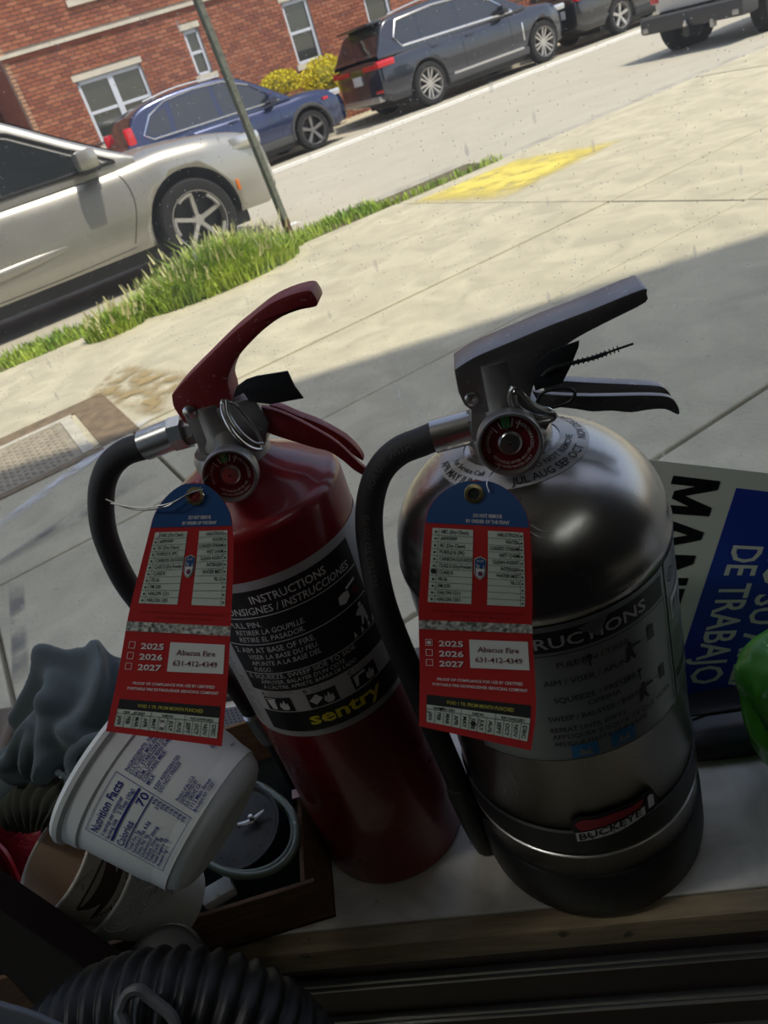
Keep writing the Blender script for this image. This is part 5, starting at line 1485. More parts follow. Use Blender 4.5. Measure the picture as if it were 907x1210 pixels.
    put_poly(mb, F(.0003), bp); b1 = build('badge', mb, mat('badge_tan', (.50, .46, .36), .5), card, smooth=False)
    mb = MB(); put_poly(mb, F(.0005), [(.53 + (x - .53) * .86, -.315 + (y + .315) * .9) for x, y in bp]); build('badge_field', mb, M_tagblue, b1, smooth=False) if False else build('badge_field', mb, M_tagblue, card, smooth=False)
    mb = MB(); put_poly(mb, F(.0007), [(.487, -.318), (.497, -.345), (.53, -.357), (.563, -.345), (.573, -.318)])
    put_text(mb, 'FIRE DEPT', F(.0007), .53, -.292, .008, align='c', width=.06); put_rect(mb, F(.0007), .498, -.322, .504, -.298); put_rect(mb, F(.0007), .558, -.322, .564, -.305); put_rect(mb, F(.0007), .515, -.322, .521, -.304)
    build('badge_white', mb, M_tagwhite, card, smooth=False)
    mb = MB(); put_disc(mb, F(.0009), .53, -.338, .022, 14, .010); o1 = build('badge_ring', mb, M_tagblue, card, smooth=False)
    mb = MB(); put_disc(mb, F(.0011), .53, -.338, .011, 10, .005); build('badge_centre', mb, M_tagred, card, smooth=False)
    # punched holes: one in a tick row, one in a month, one in the heading
    mb = MB(); 
    for k in punched_rows: put_disc(mb, F(.0006), .108, -(.168 + rh * (k + .35)), .026, 10, .0105)
    put_disc(mb, F(.0006), .06 + .895 * 5.5 / 12, -.943, .024, 10, .010)
    put_poly(mb, F(.0006), [(.17, -.898), (.215, -.896), (.205, -.904), (.195, -.905), (.19, -.911), (.178, -.909)])
    build('punch_mark', mb, M_tagwhite if wob > 0 else M_tagink, card, smooth=False)
    # eyelet
    ez = fn(.5 + .03 * wob, .045, .0006)
    mb = MB(); mb.lathe([(.0030, 0), (.0034, .0009), (.0050, .0007), (.0054, 0)], frame(ez, nrm), 24); build('eyelet', mb, M_brass, root)
    mb = MB(); mb.lathe([(.0001, 0.0001), (.0030, .0001)], frame(ez, nrm), 20); build('eyelet_hole', mb, M_redl if wob > 0 else M_black, root)
    for k, wp in enumerate(wire_pts):
        P = smooth_path([at_d(*q) for q in wp], 8); build('wire', MB().tube(P, .00042, 6), M_wire, root)
    return root
inspection_tag([(0, 190, 570), (.14, 178, 622), (.5, 152, 723), (.75, 139, 800), (1, 125, 864)],
               [(0, 268, 570), (.14, 275, 620), (.3, 276, 660), (.5, 273, 730), (.75, 269, 805), (1, 262, 882)],
               lambda t, s: .440 + .004 * math.sin(t * 3) - .004 * t, 'red and blue inspection tag hanging by the red fire extinguisher, over the white tub', [0],
               [[(241, 586, .438), (238, 574, .445), (246, 562, .462), (258, 552, .478)], [(238, 576, .440), (215, 588, .438), (195, 599, .438), (170, 603, .440), (150, 600, .442), (125, 590, .445)], [(240, 578, .440), (222, 584, .437), (200, 595, .436), (165, 600, .439), (131, 595, .443)]], False, 1)
inspection_tag([(0, 508, 568), (.14, 502, 615), (.5, 494, 722), (.75, 496, 795), (1, 495, 858)],
               [(0, 617, 566), (.14, 626, 622), (.4, 629, 700), (.55, 628, 742), (.75, 632, 800), (.88, 634, 845), (1, 627, 887)],
               lambda t, s: .412 + .010 * t - .004 * t * t - .0025 * math.sin(t * 7), 'red and blue inspection tag resting on the steel fire extinguisher', [6],
               [[(578, 582, .410), (575, 570, .411), (580, 560, .418), (590, 552, .430)], [(626, 620, .413), (638, 627, .413), (650, 629, .412)], [(626, 628, .413), (635, 634, .413), (645, 636, .412)]], True, -1)

# ================================================================== SIGN BOARD
M_board = mat('sign_board_white', (.60, .64, .57), .45, var=.08, vscale=12)
M_sblue = mat('sign_blue', (.012, .035, .30), .4)
M_sblk = mat('sign_black', (.012, .012, .014), .4)
SP0 = Vector((0, .625, .705)); SPd = Vector((0, .088, .212)).normalized(); SPn = Vector((1, 0, 0)).cross(SPd).normalized()
if SPn.dot(CAM - SP0) < 0: SPn = -SPn
def on_sign(x, y, e=0.0): v = ray(x, y); t = (SP0 - CAM).dot(SPn) / v.dot(SPn); return CAM + v * t + SPn * e
q00, q10, q01, q11 = on_sign(869.4, 576.5), on_sign(784.5, 835.6), on_sign(1004, 592), on_sign(934, 819.5)
def sg(a, b, e=.0006): return q00 * (1 - a) * (1 - b) + q10 * a * (1 - b) + q01 * (1 - a) * b + q11 * a * b + SPn * e
corn = [on_sign(765, 543), on_sign(1030, 573), on_sign(955, 829), on_sign(690, 850)]
root = thing('sign_board', 'white and blue sign board with Spanish lettering turned sideways, leaning behind the steel extinguisher', 'sign', (corn[0] + corn[2]) / 2)
mb = MB(); mb.add([c for c in corn] + [c - SPn * .003 for c in corn], [(0, 1, 2, 3), (7, 6, 5, 4), (0, 4, 5, 1), (1, 5, 6, 2), (2, 6, 7, 3), (3, 7, 4, 0)])
bd = build('board', mb, M_board, root, smooth=False)
mb = MB(); mb.add([sg(0, 0, .0003), sg(0, 1.1, .0003), sg(1, 1.1, .0003), sg(1, 0, .0003)], [(0, 1, 2, 3)]); build('blue_field', mb, M_sblue, bd, smooth=False)
# letters: a runs down the board, letter tops point to the right (b)
def sign_text(mb, s, a0, a1, b0, hb_, bold, e):
    vs, W_, fs = text_tris(s, bold); k = (a1 - a0) / W_
    mb.add([sg(a0 + x * k, b0 + y * hb_, e) for x, y in vs], fs)
mb = MB(); sign_text(mb, 'DE TRABAJO', .245, .90, .14, .27, .018, .0007); sign_text(mb, 'LIMPIO SU AREA', .02, .99, .47, .27, .018, .0007)
build('white_lettering', mb, M_board, bd, smooth=False)
mb = MB()
GL_ = {'M': [[(0, 0), (.2, 0), (.2, 1), (0, 1)], [(.7, 0), (.9, 0), (.9, 1), (.7, 1)], [(.0, 1), (.22, 1), (.54, .12), (.36, .12)], [(.9, 1), (.68, 1), (.36, .12), (.54, .12)]],
       'A': [[(0, 0), (.21, 0), (.52, 1), (.32, 1)], [(.84, 0), (.63, 0), (.32, 1), (.52, 1)], [(.16, .2), (.68, .2), (.62, .38), (.22, .38)]],
       'N': [[(0, 0), (.2, 0), (.2, 1), (0, 1)], [(.6, 0), (.8, 0), (.8, 1), (.6, 1)], [(0, 1), (.22, 1), (.8, 0), (.58, 0)]],
       'T': [[(0, .83), (.74, .83), (.74, 1), (0, 1)], [(.27, 0), (.47, 0), (.47, .9), (.27, .9)]],
       'E': [[(0, 0), (.2, 0), (.2, 1), (0, 1)], [(.1, 0), (.66, 0), (.66, .17), (.1, .17)], [(.1, .42), (.6, .42), (.6, .58), (.1, .58)], [(.1, .83), (.66, .83), (.66, 1), (.1, 1)]],
       'G': [[(0, .15), (.2, .15), (.2, .85), (0, .85)], [(.05, 0), (.7, 0), (.7, .17), (.05, .17)], [(.05, .83), (.75, .83), (.75, 1), (.05, 1)], [(.55, 0), (.75, 0), (.75, .5), (.55, .5)], [(.4, .38), (.75, .38), (.75, .54), (.4, .54)]]}
xa = -.02
for ch_ in 'MANTENGA':
    for q_ in GL_[ch_]: mb.add([sg(xa + x * .165, -.585 + y * .43, .0006) for x, y in q_], [(0, 1, 2, 3)])
    xa += (max(x for q_ in GL_[ch_] for x, y in q_) + .09) * .165; build('black_lettering', mb, M_sblk, bd, smooth=False)

# black case under the sign, green bag beside
M_gloss = mat('glossy_black_plastic', (.018, .017, .020), .28, coat=.3)
root = thing('black_case', 'glossy black plastic case lying on the sill under the sign board', 'case', (.22, .51, ZS))
mb = MB(); prof = []
def case(s, t):
    x = .076 + .30 * s; 
    P = [(.466, .002), (.464, .010), (.474, .020), (.500, .026), (.515, .025), (.560, .018), (.575, .008), (.575, .002)]
    k = t * (len(P) - 1); i = min(int(k), len(P) - 2); u = k - i
    y = P[i][0] * (1 - u) + P[i + 1][0] * u; z = P[i][1] * (1 - u) + P[i + 1][1] * u
    return Vector((x, y + (.0025 if s > .02 else .004), ZS + z * (1 if .01 < s < .99 else .8)))
mb.grid(case, 12, 14)
n = 13
mb.f.append(tuple(j * n for j in range(15))); mb.mi.append(0); mb.f.append(tuple(j * n + 12 for j in reversed(range(15)))); mb.mi.append(0)
mb.f.append((0, 12, 14 * n + 12, 14 * n)); mb.mi.append(0)
build('shell', mb, M_gloss, root, angle=50)
build('lid_seam', MB().tube([(.078, .500, ZS + .0265), (.374, .500, ZS + .0265)], .0012, 6), M_black, root)
M_gbag = mat('green_plastic_bag', (.08, .38, .03), .35, coat=.2, var=.15, vscale=20)
bc = at_d(942, 815, .585)
root = thing('green_bag', 'crumpled bright green plastic bag at the right edge of the photo, before the sign', 'bag', (bc.x, bc.y, ZS))
bm = bmesh.new(); bmesh.ops.create_icosphere(bm, subdivisions=4, radius=1)
mb = MB()
for v in bm.verts:
    p = v.co.copy(); r_ = 1.08 + .16 * noise.noise(p * 1.3 + Vector((3, 1, 0))) - .10 * (1 - min(1, abs(noise.noise(p * 1.9)) * 5)) + .02 * noise.noise(p * 6)
    v.co = Vector((p.x * .040 * r_, p.y * .036 * r_, p.z * .052 * r_))
bm.verts.index_update(); mb.add([v.co + bc for v in bm.verts], [tuple(v.index for v in f.verts) for f in bm.faces]); bm.free()
lowz = min(v.z for v in mb.v)
for v in mb.v:
    if v.z < bc.z: v.z = bc.z - (bc.z - v.z) * (bc.z - ZS - .0005) / (bc.z - lowz)
build('bag_body', mb, M_gbag, root, angle=75)
P = smooth_path([at_d(884, 822, .575), at_d(888, 850, .573), at_d(900, 872, .572), at_d(925, 890, .575)], 6)
build('handle_loop', MB().tube(P, .006, 8, flat=.35), M_gbag, root)

# ================================================================== BOX WITH ITS CONTENTS
M_card = mat('brown_wood_grain_box', (.20, .105, .05), .8, var=.45, vscale=14, stretch=(1.2, 6, 10), distort=2)
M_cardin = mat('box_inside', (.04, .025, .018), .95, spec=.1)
bx = thing('open_box', 'shallow open brown box holding cups and tubing, left of the red extinguisher', 'box', (-.43, .42, ZS))
BR = at_z(401, 1083, ZS); BT = at_z(361, 1032, ZS + .058)
ux = (Vector((-.350, .346, 0)) - Vector((-.249, .367, 0))).normalized(); uy = Vector((-ux.y, ux.x, 0)) * -1
if uy.y < 0: uy = -uy
def wall(p, q, th, z0, z1, lean, nm):
    d_ = (q - p).normalized(); nx_ = Vector((-d_.y, d_.x, 0)); 
    mb = MB(); off = lean
    A0 = [p, q, q + nx_ * th, p + nx_ * th]
    mb.add([a + Vector((0, 0, z0)) for a in A0] + [a + off + Vector((0, 0, z1)) for a in A0], [(3, 2, 1, 0), (4, 5, 6, 7), (0, 1, 5, 4), (1, 2, 6, 5), (2, 3, 7, 6), (3, 0, 4, 7)])
    return build(nm, mb, M_card, bx, smooth=False, bevel=.0008)
c0 = Vector((BR.x - .003, BR.y, 0)); c1 = c0 + ux * .36; c2 = c0 + uy * .19; c3 = c1 + uy * .19
hw_ = .058
wall(c0, c1, -.004, ZS + .003, ZS + hw_, -uy * .004, 'side_panel')
wall(c2, c0, -.004, ZS + .003, ZS + hw_, ux * .008, 'side_panel')
wall(c1, c3, -.004, ZS + .003, ZS + hw_, -ux * .004, 'side_panel')
wall(c3, c2, -.004, ZS + .003, ZS + hw_ + .01, uy * .004, 'side_panel')
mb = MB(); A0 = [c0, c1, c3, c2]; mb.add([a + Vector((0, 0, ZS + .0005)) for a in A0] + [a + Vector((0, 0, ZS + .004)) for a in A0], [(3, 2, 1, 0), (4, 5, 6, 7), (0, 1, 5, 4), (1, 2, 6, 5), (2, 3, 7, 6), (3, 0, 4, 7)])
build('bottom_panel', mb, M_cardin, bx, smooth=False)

# frame of axes of the view, for things that lie at odd angles
AXR = (RM @ Vector((1, 0, 0))); AXD = (RM @ Vector((0, -1, 0))); AXF = (RM @ Vector((0, 0, -1)))
def vdir(r, d_, f): return (AXR * r + AXD * d_ + AXF * f).normalized()

# white tub lying on its side
M_tub = mat('white_tub_plastic', (.80, .83, .80), .38, var=.04, vscale=4)
M_ink = mat('blue_print_ink', (.012, .016, .20), .5)
tb_c = at_d(131, 892, .522); tb_ax = vdir(.86, .47, -.14)        # rim centre, direction rim -> base
TLn = .094; TR0, TR1 = .0575, .0490
tub = thing('plastic_tub', 'white plastic tub with blue nutrition print lying tilted on the box', 'tub', tb_c)
zt_ = -tb_ax; MTu = frame(tb_c + tb_ax * TLn, zt_, (1, 0, 0))     # local z from base (0) to rim (TLn)
def tr(h): return TR1 + (TR0 - TR1) * h / TLn
tp = [(.001, .0012), (TR1 - .022, .0006), (TR1 - .018, -.0004), (TR1 - .012, .0006), (TR1 - .007, .0028), (TR1 - .0035, .0060), (TR1 - .0012, .0105), (TR1, .016)]
tp += [(tr(h), h) for h in (.03, .05, .073)] + [(tr(.074) + .0012, .0745), (tr(.084) + .0014, .084), (TR0 + .0028, .0862), (TR0 + .0034, .0892), (TR0 + .002, .092), (TR0, .0918), (TR0 - .001, .088), (tr(.07) - .0014, .07), (tr(.02) - .0014, .012), (.001, .009)]
build('tub_body', MB().lathe(tp, MTu, 80), M_tub, tub, angle=32)
def ftub(a, h, e=.0005): r_ = tr(h) + e; t = a / TR1; return MTu @ Vector((r_ * math.cos(t), r_ * math.sin(t), h))
def inv_tub(px, py):
    best = None
    for i in range(240):
        th = 2 * PI * i / 240
        for j in range(36):
            h = TLn * j / 36; p = ftub(th * TR1, h)
            nrm = (MTu.to_3x3() @ Vector((math.cos(th), math.sin(th), 0)))
            if nrm.dot(CAM - p) < 0: continue
            q = RM.transposed() @ (p - CAM); x = CX - q.x / q.z * FPX; y = CY + q.y / q.z * FPX
            d2 = (x - px) ** 2 + (y - py) ** 2
            if best is None or d2 < best[0]: best = (d2, th * TR1, h)
    return best[1], best[2]
mb = MB()
a0, h0_ = inv_tub(106, 982); h0_ = min(h0_, .0715)     # upper left corner of the nutrition panel
PW, PH = .052, .052
def fr_rect(a, b, c, d_, w_=.0004):
    for r_ in [(a, b, c, b + w_), (a, d_ - w_, c, d_), (a, b, a + w_, d_), (c - w_, b, c, d_)]: put_rect(mb, ftub, r_[0], r_[1], r_[2], r_[3], 10 if r_[2] - r_[0] > .01 else 1, 1)
ax0, ht = a0, h0_
fr_rect(ax0, ht - PH, ax0 + PW * .72, ht + .002)
put_text(mb, 'Nutrition Facts', ftub, ax0 + .002, ht - .006, .0055, width=PW * .62, bold=.03)
put_text(mb, '15 servings per container', ftub, ax0 + .002, ht - .0102, .0027, bold=.03, width=PW * .5)
put_text(mb, 'Serving size    2 Tbsp (30g)', ftub, ax0 + .002, ht - .0138, .0027, bold=.03, width=PW * .62)
put_rect(mb, ftub, ax0 + .002, ht - .0165, ax0 + PW * .70, ht - .0150, 10, 1)
put_text(mb, 'Calories', ftub, ax0 + .002, ht - .0235, .0050, width=.017, bold=.02); put_text(mb, '70', ftub, ax0 + PW * .69, ht - .0232, .0055, align='r', bold=.02)
put_rect(mb, ftub, ax0 + .002, ht - .0255, ax0 + PW * .70, ht - .0247, 10, 1)
for k in range(8):
    put_text(mb, ['Total Fat 7g', 'Saturated Fat 4.5g', 'Trans Fat 0g', 'Cholesterol 20mg', 'Sodium 20mg', 'Total Carb. 2g', 'Total Sugars 1g', 'Protein 1g'][k], ftub, ax0 + .002, ht - .0288 - k * .0029, .0022, bold=.03)
    put_text(mb, ['9%', '23%', '', '7%', '1%', '1%', '', ''][k] or '0%', ftub, ax0 + PW * .70, ht - .0288 - k * .0029, .0022, bold=.03, align='r')
a1_, h1_ = ax0 + .040, ht - .004
for k in range(6): put_text(mb, ['INGREDIENTS: PASTEURIZED', 'CULTURED MILK AND CREAM,', 'SALT, STABILIZERS (GUAR', 'GUM, CAROB BEAN GUM)', 'CONTAINS MILK.', ''][k] or 'MILK', ftub, a1_, h1_ - k * .0031, .0025, bold=.03, width=[.036, .034, .030, .027, .020, .006][k])
a2_, h2_ = ax0 + .040, ht - .025
for k in range(2): put_text(mb, ['KEEP REFRIGERATED', 'DO NOT FREEZE'][k], ftub, a2_, h2_ - k * .0031, .0025, bold=.03, width=[.022, .019][k])
a3_, h3_ = ax0 + .041, ht - .040
for k in range(5): put_text(mb, ['Product of the U.S.A.', 'DISTRIBUTED BY', 'ELK GROVE, CA', '1112 Main Street', 'Brooklyn, NY 11207'][k], ftub, a3_, h3_ - k * .0031, .0025, bold=.03, width=[.016, .015, .014, .020, .019][k])
a4_, h4_ = ax0 + .079, ht - .024
for k in range(5): put_text(mb, ['SMOOTH AND CREAMY', 'SPREADABLE CHEESE', 'PASTEURIZED PROCESS', 'NET WT 48 OZ', 'KEEP COLD'][k], ftub, a4_, h4_ - k * .0034, .0027, bold=.03, width=.026 - k * .003)
put_text(mb, '80621', ftub, a4_ + .012, h4_ - .022, .0022)
build('blue_print', mb, M_ink, tub, smooth=False)

# paper cups
M_cup = mat('paper_cup_cream', (.60, .55, .47), .6)
M_cupin = mat('paper_cup_inside', (.52, .38, .27), .7, var=.15, vscale=20)
M_brown = mat('coffee_print_brown', (.07, .04, .03), .6)
M_tan = mat('cup_swirl_grey', (.42, .39, .33), .6)
def cup(name, label, rim, ax, L, r0, r1, m_out, printer=None, group=None):
    c = thing(name, label, 'cup', rim, group)
    M4 = frame(rim + ax * L, -ax, (1, 0, 0))
    P = [(.001, .006), (r1 - .002, .006), (r1 - .002, .0), (r1, .0), (r1, .004)] + [(r1 + (r0 - r1) * k / 6, L * k / 6) for k in range(1, 7)]
    o = MB().lathe(P, M4, 56); b = build('cup_wall', o, m_out, c, angle=50)
    i = MB().lathe([(r0 - .0002, L), (r0 - .0008, L - .001), (r1 - .002, .0065), (.001, .0065)], M4, 56); build('cup_lining', i, M_cupin, c)
    rr = MB(); rr.tube([M4 @ Vector(((r0 + .001) * math.cos(2 * PI * k / 48), (r0 + .001) * math.sin(2 * PI * k / 48), L)) for k in range(48)], .0016, 8, closed=True); build('rolled_rim', rr, m_out, c)
    def f(a, h, e=.0004): r_ = r1 + (r0 - r1) * h / L + e; t = a / r1; return M4 @ Vector((r_ * math.cos(t), r_ * math.sin(t), h))
    def inv(px, py):
        best = None
        for i_ in range(180):
            th = 2 * PI * i_ / 180
            for j in range(30):
                h = L * j / 30; p = f(th * r1, h); nrm = (M4.to_3x3() @ Vector((math.cos(th), math.sin(th), 0)))
                if nrm.dot(CAM - p) < 0: continue
                q = RM.transposed() @ (p - CAM); d2 = (CX - q.x / q.z * FPX - px) ** 2 + (CY + q.y / q.z * FPX - py) ** 2
                if best is None or d2 < best[0]: best = (d2, th * r1, h)
        return best[1], best[2]
    if printer: printer(c, f, inv)
    return c
cax = vdir(.62, .54, .56)
rim1 = at_d(66, 1018, .560)
def coffee_art(c, f0, inv):
    f = lambda x, y, e=.0006: f0(x, y, e)
    a, h = inv(112, 1045)
    mb = MB(); put_mono(mb, f, [(a + .016 * math.cos(t), h - .001 + (.016 if t > PI else .004) * math.sin(t)) for t in [2 * PI * k / 24 for k in range(24)]])
    put_mono(mb, f, [(a - .020 * math.cos(t), h - .017 - .003 * math.sin(t)) for t in [2 * PI * k / 20 for k in range(20)]])
    bm_ = [(a + .015, h - .002), (a + .022, h - .001), (a + .022, h - .009), (a + .012, h - .012), (a + .013, h - .009), (a + .018, h - .007), (a + .018, h - .004), (a + .015, h - .005)]
    put_poly(mb, f, bm_)
    def arc(s, r_, h_, bold):
        tot = text_tris(s, bold)[1] * h_
        put_text(mb, s, lambda x, y: f(a + math.sin((x - tot / 2) / r_) * (r_ - y), h - .002 - math.cos((x - tot / 2) / r_) * (r_ - y)), 0, 0, h_, bold=bold)
    arc('enjoy your coffee', .0265, .0052, .02)
    for k in (-1, 1): put_disc(mb, f, a + k * .030, h + .004, .0022, 8, .0014)
    build('coffee_print', mb, M_brown, c, smooth=False)
    mb = MB()
    for k in range(3):
        x0 = a - .004 + k * .004; pts = [f(x0 + .003 * math.sin(q * 1.1 + k), h + .006 + q * .0026, .0006) for q in range(6)]; mb.tube(pts, [.0012 - .0002 * q for q in range(6)], 6, flat=.4)
    for k in range(4): 
        pts = [f(a - .034 + k * .003 + .006 * math.cos(q * .6), h - .010 + k * .008 + .005 * math.sin(q * .6), .0006) for q in range(7)]; mb.tube(pts, .0007, 5)
    build('steam_print', mb, M_tan, c, smooth=False)
    mb = MB()
    put_mono(mb, lambda x, y: f(x, y, .0009), [(a + .0135 * math.cos(t), h - .0012 + .0026 * math.sin(t)) for t in [2 * PI * k / 20 for k in range(20)]])
    build('cup_rim_print', mb, M_tan, c, smooth=False)  # tan rim ellipse of the printed cup
cup('paper_cup', 'open paper coffee cup printed with a brown steaming cup, lying in the box', rim1, cax, .078, .0385, .028, M_cup, coffee_art)
M_cup2 = mat('white_embossed_cup', (.56, .57, .53), .6)
def emboss(c, f, inv):
    a, h = inv(170, 1050); mb = MB()
    for k in range(9):
        r_ = .005 + .0035 * (k % 3); cx_, cy_ = a + [-.018, -.004, .012][k // 3], h + [.004, -.006, .008][k // 3]
        mb.tube([f(cx_ + r_ * math.cos(q * .5), cy_ + r_ * math.sin(q * .5), .0003) for q in range(10 + k % 4)], .0006, 5)
    build('embossed_swirl', mb, M_cup2, c)
    a, h = inv(197, 1045); mb = MB(); put_text(mb, 'RECYCLE', f, a - .006, h + .008, .0026); put_text(mb, 'PAPER HOT CUP', f, a - .004, h - .008, .0022)
    put_poly(mb, f, [(a - .003, h - .004), (a + .003, h - .004), (a + .002, h), (a + .004, h + .003), (a, h + .006), (a - .004, h + .003), (a - .001, h + .001)])
    build('recycling_print', mb, M_brown, c, smooth=False)
    pts = [f(q * .012 - .08 + a, h + .012, .0003) for q in range(14)]
    build('seam_line', MB().tube(pts, .0005, 5), M_tan, c)
cup('paper_cup', 'white embossed paper cup nested round the base of the coffee cup', rim1 + cax * .038, cax, .078, .0410, .031, M_cup2, emboss)

# tubing coil, steel disc, connector, bracket
M_tube = mat('pale_green_tubing', (.15, .19, .14), .25, coat=.3)
M_disc = mat('dull_steel_disc', (.10, .10, .095), .5, metal=.7, var=.3, vscale=30)
zc = ZS + .060
coil = []
base = [(286 + 65 * math.cos(a_) + 6 * math.sin(a_), 980 + 55 * math.sin(a_)) for a_ in [-1.1 + 2 * PI * k / 14 for k in range(14)]]
for turn in range(2):
    for i, (x, y) in enumerate(base):
        coil.append(at_z(x - 4 * turn, y - 3 * turn, zc - .010 * turn + .004 * math.sin(i)))
coil += [at_z(360, 975, ZS + .03), at_z(345, 1010, ZS + .02), at_z(318, 1042, ZS + .012)]
o = build('coiled_tubing', MB().tube(smooth_path(coil, 6), .0034, 10), M_tube, None); tag(o, 'coil of pale green rubber tubing in the right end of the box', 'tubing')
dc = at_z(283, 978, zc - .004)
dsc = thing('steel_disc', 'round perforated steel plate with wing nut lying inside the tubing coil', 'disc', dc)
MD = frame(dc, (.05, -.25, 1))
build('plate', MB().lathe([(.001, .001), (.034, .001), (.037, .004), (.0385, .004), (.0385, .001), (.036, -.001), (.001, -.001)], MD, 48), M_disc, dsc)
mb = MB()
for k in range(14):
    a = 2 * PI * k / 14 + .2; mb.lathe([(.0001, .0013), (.0012, .0013)], MD @ Matrix.Translation((.029 * math.cos(a), .029 * math.sin(a), 0)), 8)
build('plate_hole', mb, M_black, dsc, kind='stuff')
build('bolt', MB().lathe([(.0001, .012), (.0024, .0115), (.0024, .001)], MD @ Matrix.Translation((.014, .004, 0)), 12), M_nickel, dsc)
mb = MB()
for k in (-1, 1): mb.tube([MD @ Vector((.014, .004, .005)), MD @ Vector((.014 + k * .006, .004 + .003 * k, .007)), MD @ Vector((.014 + k * .012, .004 + .005 * k, .010))], [.003, .0026, .0016], 8, flat=.4)
build('wing_nut', mb, M_nickel, dsc)
p = at_z(258, 1055, ZS + .045); rt = Matrix.Rotation(.5, 3, 'Z') @ Matrix.Rotation(.3, 3, 'X')
cn = thing('connector_block', 'small white plastic connector block at the front wall inside the box', 'connector', p)
build('block', MB().box(p, (.027, .014, .016), rt, bev=.0016), M_tub, cn); build('block_rib', MB().box(p + rt @ Vector((.001, 0, .0078)), (.004, .011, .003), rt, bev=.0006), M_tub, cn)
p = at_z(353, 937, ZS + .066)
br = thing('metal_bracket', 'small pinkish metal bracket with a hole at the box corner by the red extinguisher', 'bracket', p)
build('bracket_plate', MB().box(p, (.013, .010, .0015), Matrix.Rotation(.2, 3, 'Z'), bev=.0005), mat('pinkish_zinc', (.45, .28, .26), .5, metal=.4), br)
build('bracket_hole', MB().lathe([(.0001, .0009), (.0016, .0009)], Matrix.Translation(p + Vector((.003, 0, 0))), 12), M_black, br)
build('bracket_leg', MB().box(p + Vector((-.006, 0, -.028)), (.0015, .010, .056), Matrix.Rotation(.2, 3, 'Z')), M_disc, br)
# dark junk that fills the box under the cups
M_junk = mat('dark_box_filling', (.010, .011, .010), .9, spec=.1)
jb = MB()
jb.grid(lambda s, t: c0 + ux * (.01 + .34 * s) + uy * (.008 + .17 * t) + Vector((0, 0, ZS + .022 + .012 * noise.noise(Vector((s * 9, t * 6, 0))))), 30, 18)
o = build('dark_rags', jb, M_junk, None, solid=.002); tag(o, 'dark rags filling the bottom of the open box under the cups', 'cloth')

# perforated plate behind the box
pp = thing('perforated_plate', 'grey perforated metal plate on the sill between tub and red extinguisher', 'plate', at_z(300, 868, ZS))
M_perf = mat('perforated_metal', (.13, .115, .11), .45, metal=.6)
build('sheet', MB().box((-.385, .592, ZS + .004), (.15, .075, .003), bev=.0008), M_perf, pp)
mb = MB()
for i in range(26):
    for j in range(14):
        x = -.455 + i * .0055 + (j % 2) * .00275; y = .560 + j * .0049
        if x > -.314: continue
        mb.lathe([(.0001, 0), (.0019, 0)], Matrix.Translation((x, y, ZS + .00562)), 7)
build('hole', mb, M_black, pp, smooth=False, kind='stuff')
pk = at_z(556, 893, ZS + .012)
pl_ = thing('plug', 'small dark plug on the sill between the two fire extinguishers', 'plug', (pk.x, pk.y, ZS))
build('plug_body', MB().lathe([(.001, 0), (.010, 0), (.011, .004), (.008, .010), (.006, .016), (.001, .018)], Matrix.Translation((pk.x, pk.y + .01, ZS)), 14), M_black, pl_)
build('plug_lead', MB().tube(smooth_path([(pk.x, pk.y + .01, ZS + .012), (pk.x - .006, pk.y + .02, ZS + .014), (pk.x + .004, pk.y - .006, ZS + .004), (pk.x + .012, pk.y - .012, ZS + .004)], 5), .0028, 8), M_black, pl_)

# ================================================================== CLOTHS
M_cloth = mat('grey_blue_cloth', (.11, .145, .155), .95, sheen=.2, bump=.15, bscale=700, var=.15, vscale=12)
M_cloth2 = mat('dark_olive_cloth', (.055, .06, .045), .95, bump=.3, bscale=300)
def patch(rows, nu, nv, disp, name, m, parent, seed, thick=.002):
    """rows: control rows of (px,py,depth); smooth surface with cloth folds pushed out along its normal"""
    R0 = [[at_d(*q) for q in r_] for r_ in rows]
    R1 = [smooth_path(r_, 8) for r_ in R0]
    k = min(len(r_) for r_ in R1); cols = [smooth_path([r_[i] for r_ in R1], 8) for i in range(k)]
    G_ = cols; mi, mj = len(G_) - 1, len(G_[0]) - 1
    def base_(s, t):
        a = min(s * mi, mi - 1e-4); b = min(t * mj, mj - 1e-4); i, j = int(a), int(b); u, v = a - i, b - j
        return G_[i][j] * (1 - u) * (1 - v) + G_[i + 1][j] * u * (1 - v) + G_[i][j + 1] * (1 - u) * v + G_[i + 1][j + 1] * u * v
    def f(s, t):
        p = base_(s, t); e = .01
        n_ = (base_(min(1, s + e), t) - base_(max(0, s - e), t)).cross(base_(s, min(1, t + e)) - base_(s, max(0, t - e)))
        n_ = n_.normalized() if n_.length > 1e-12 else Vector((0, -1, 0))
        if n_.dot(CAM - p) < 0: n_ = -n_
        return p + n_ * disp(s, t)
    mb = MB(); mb.grid(f, nu, nv); o = build(name, mb, m, parent, solid=thick); return o, f
FOLDS = [(.05, .30, .55, .05, .055, .012), (.30, .05, .42, .75, .060, .013), (.62, .0, .50, .55, .055, .012), (.50, .55, .85, .62, .045, .010), (.10, .70, .35, .45, .060, .010), (.80, .10, .70, .50, .06, .010),
         (.20, .95, .30, .60, .05, .009), (.42, .95, .46, .70, .04, .008), (.60, .70, .62, .98, .05, .009), (.0, .55, .12, .95, .05, .008), (.85, .55, .98, .30, .05, .008)]
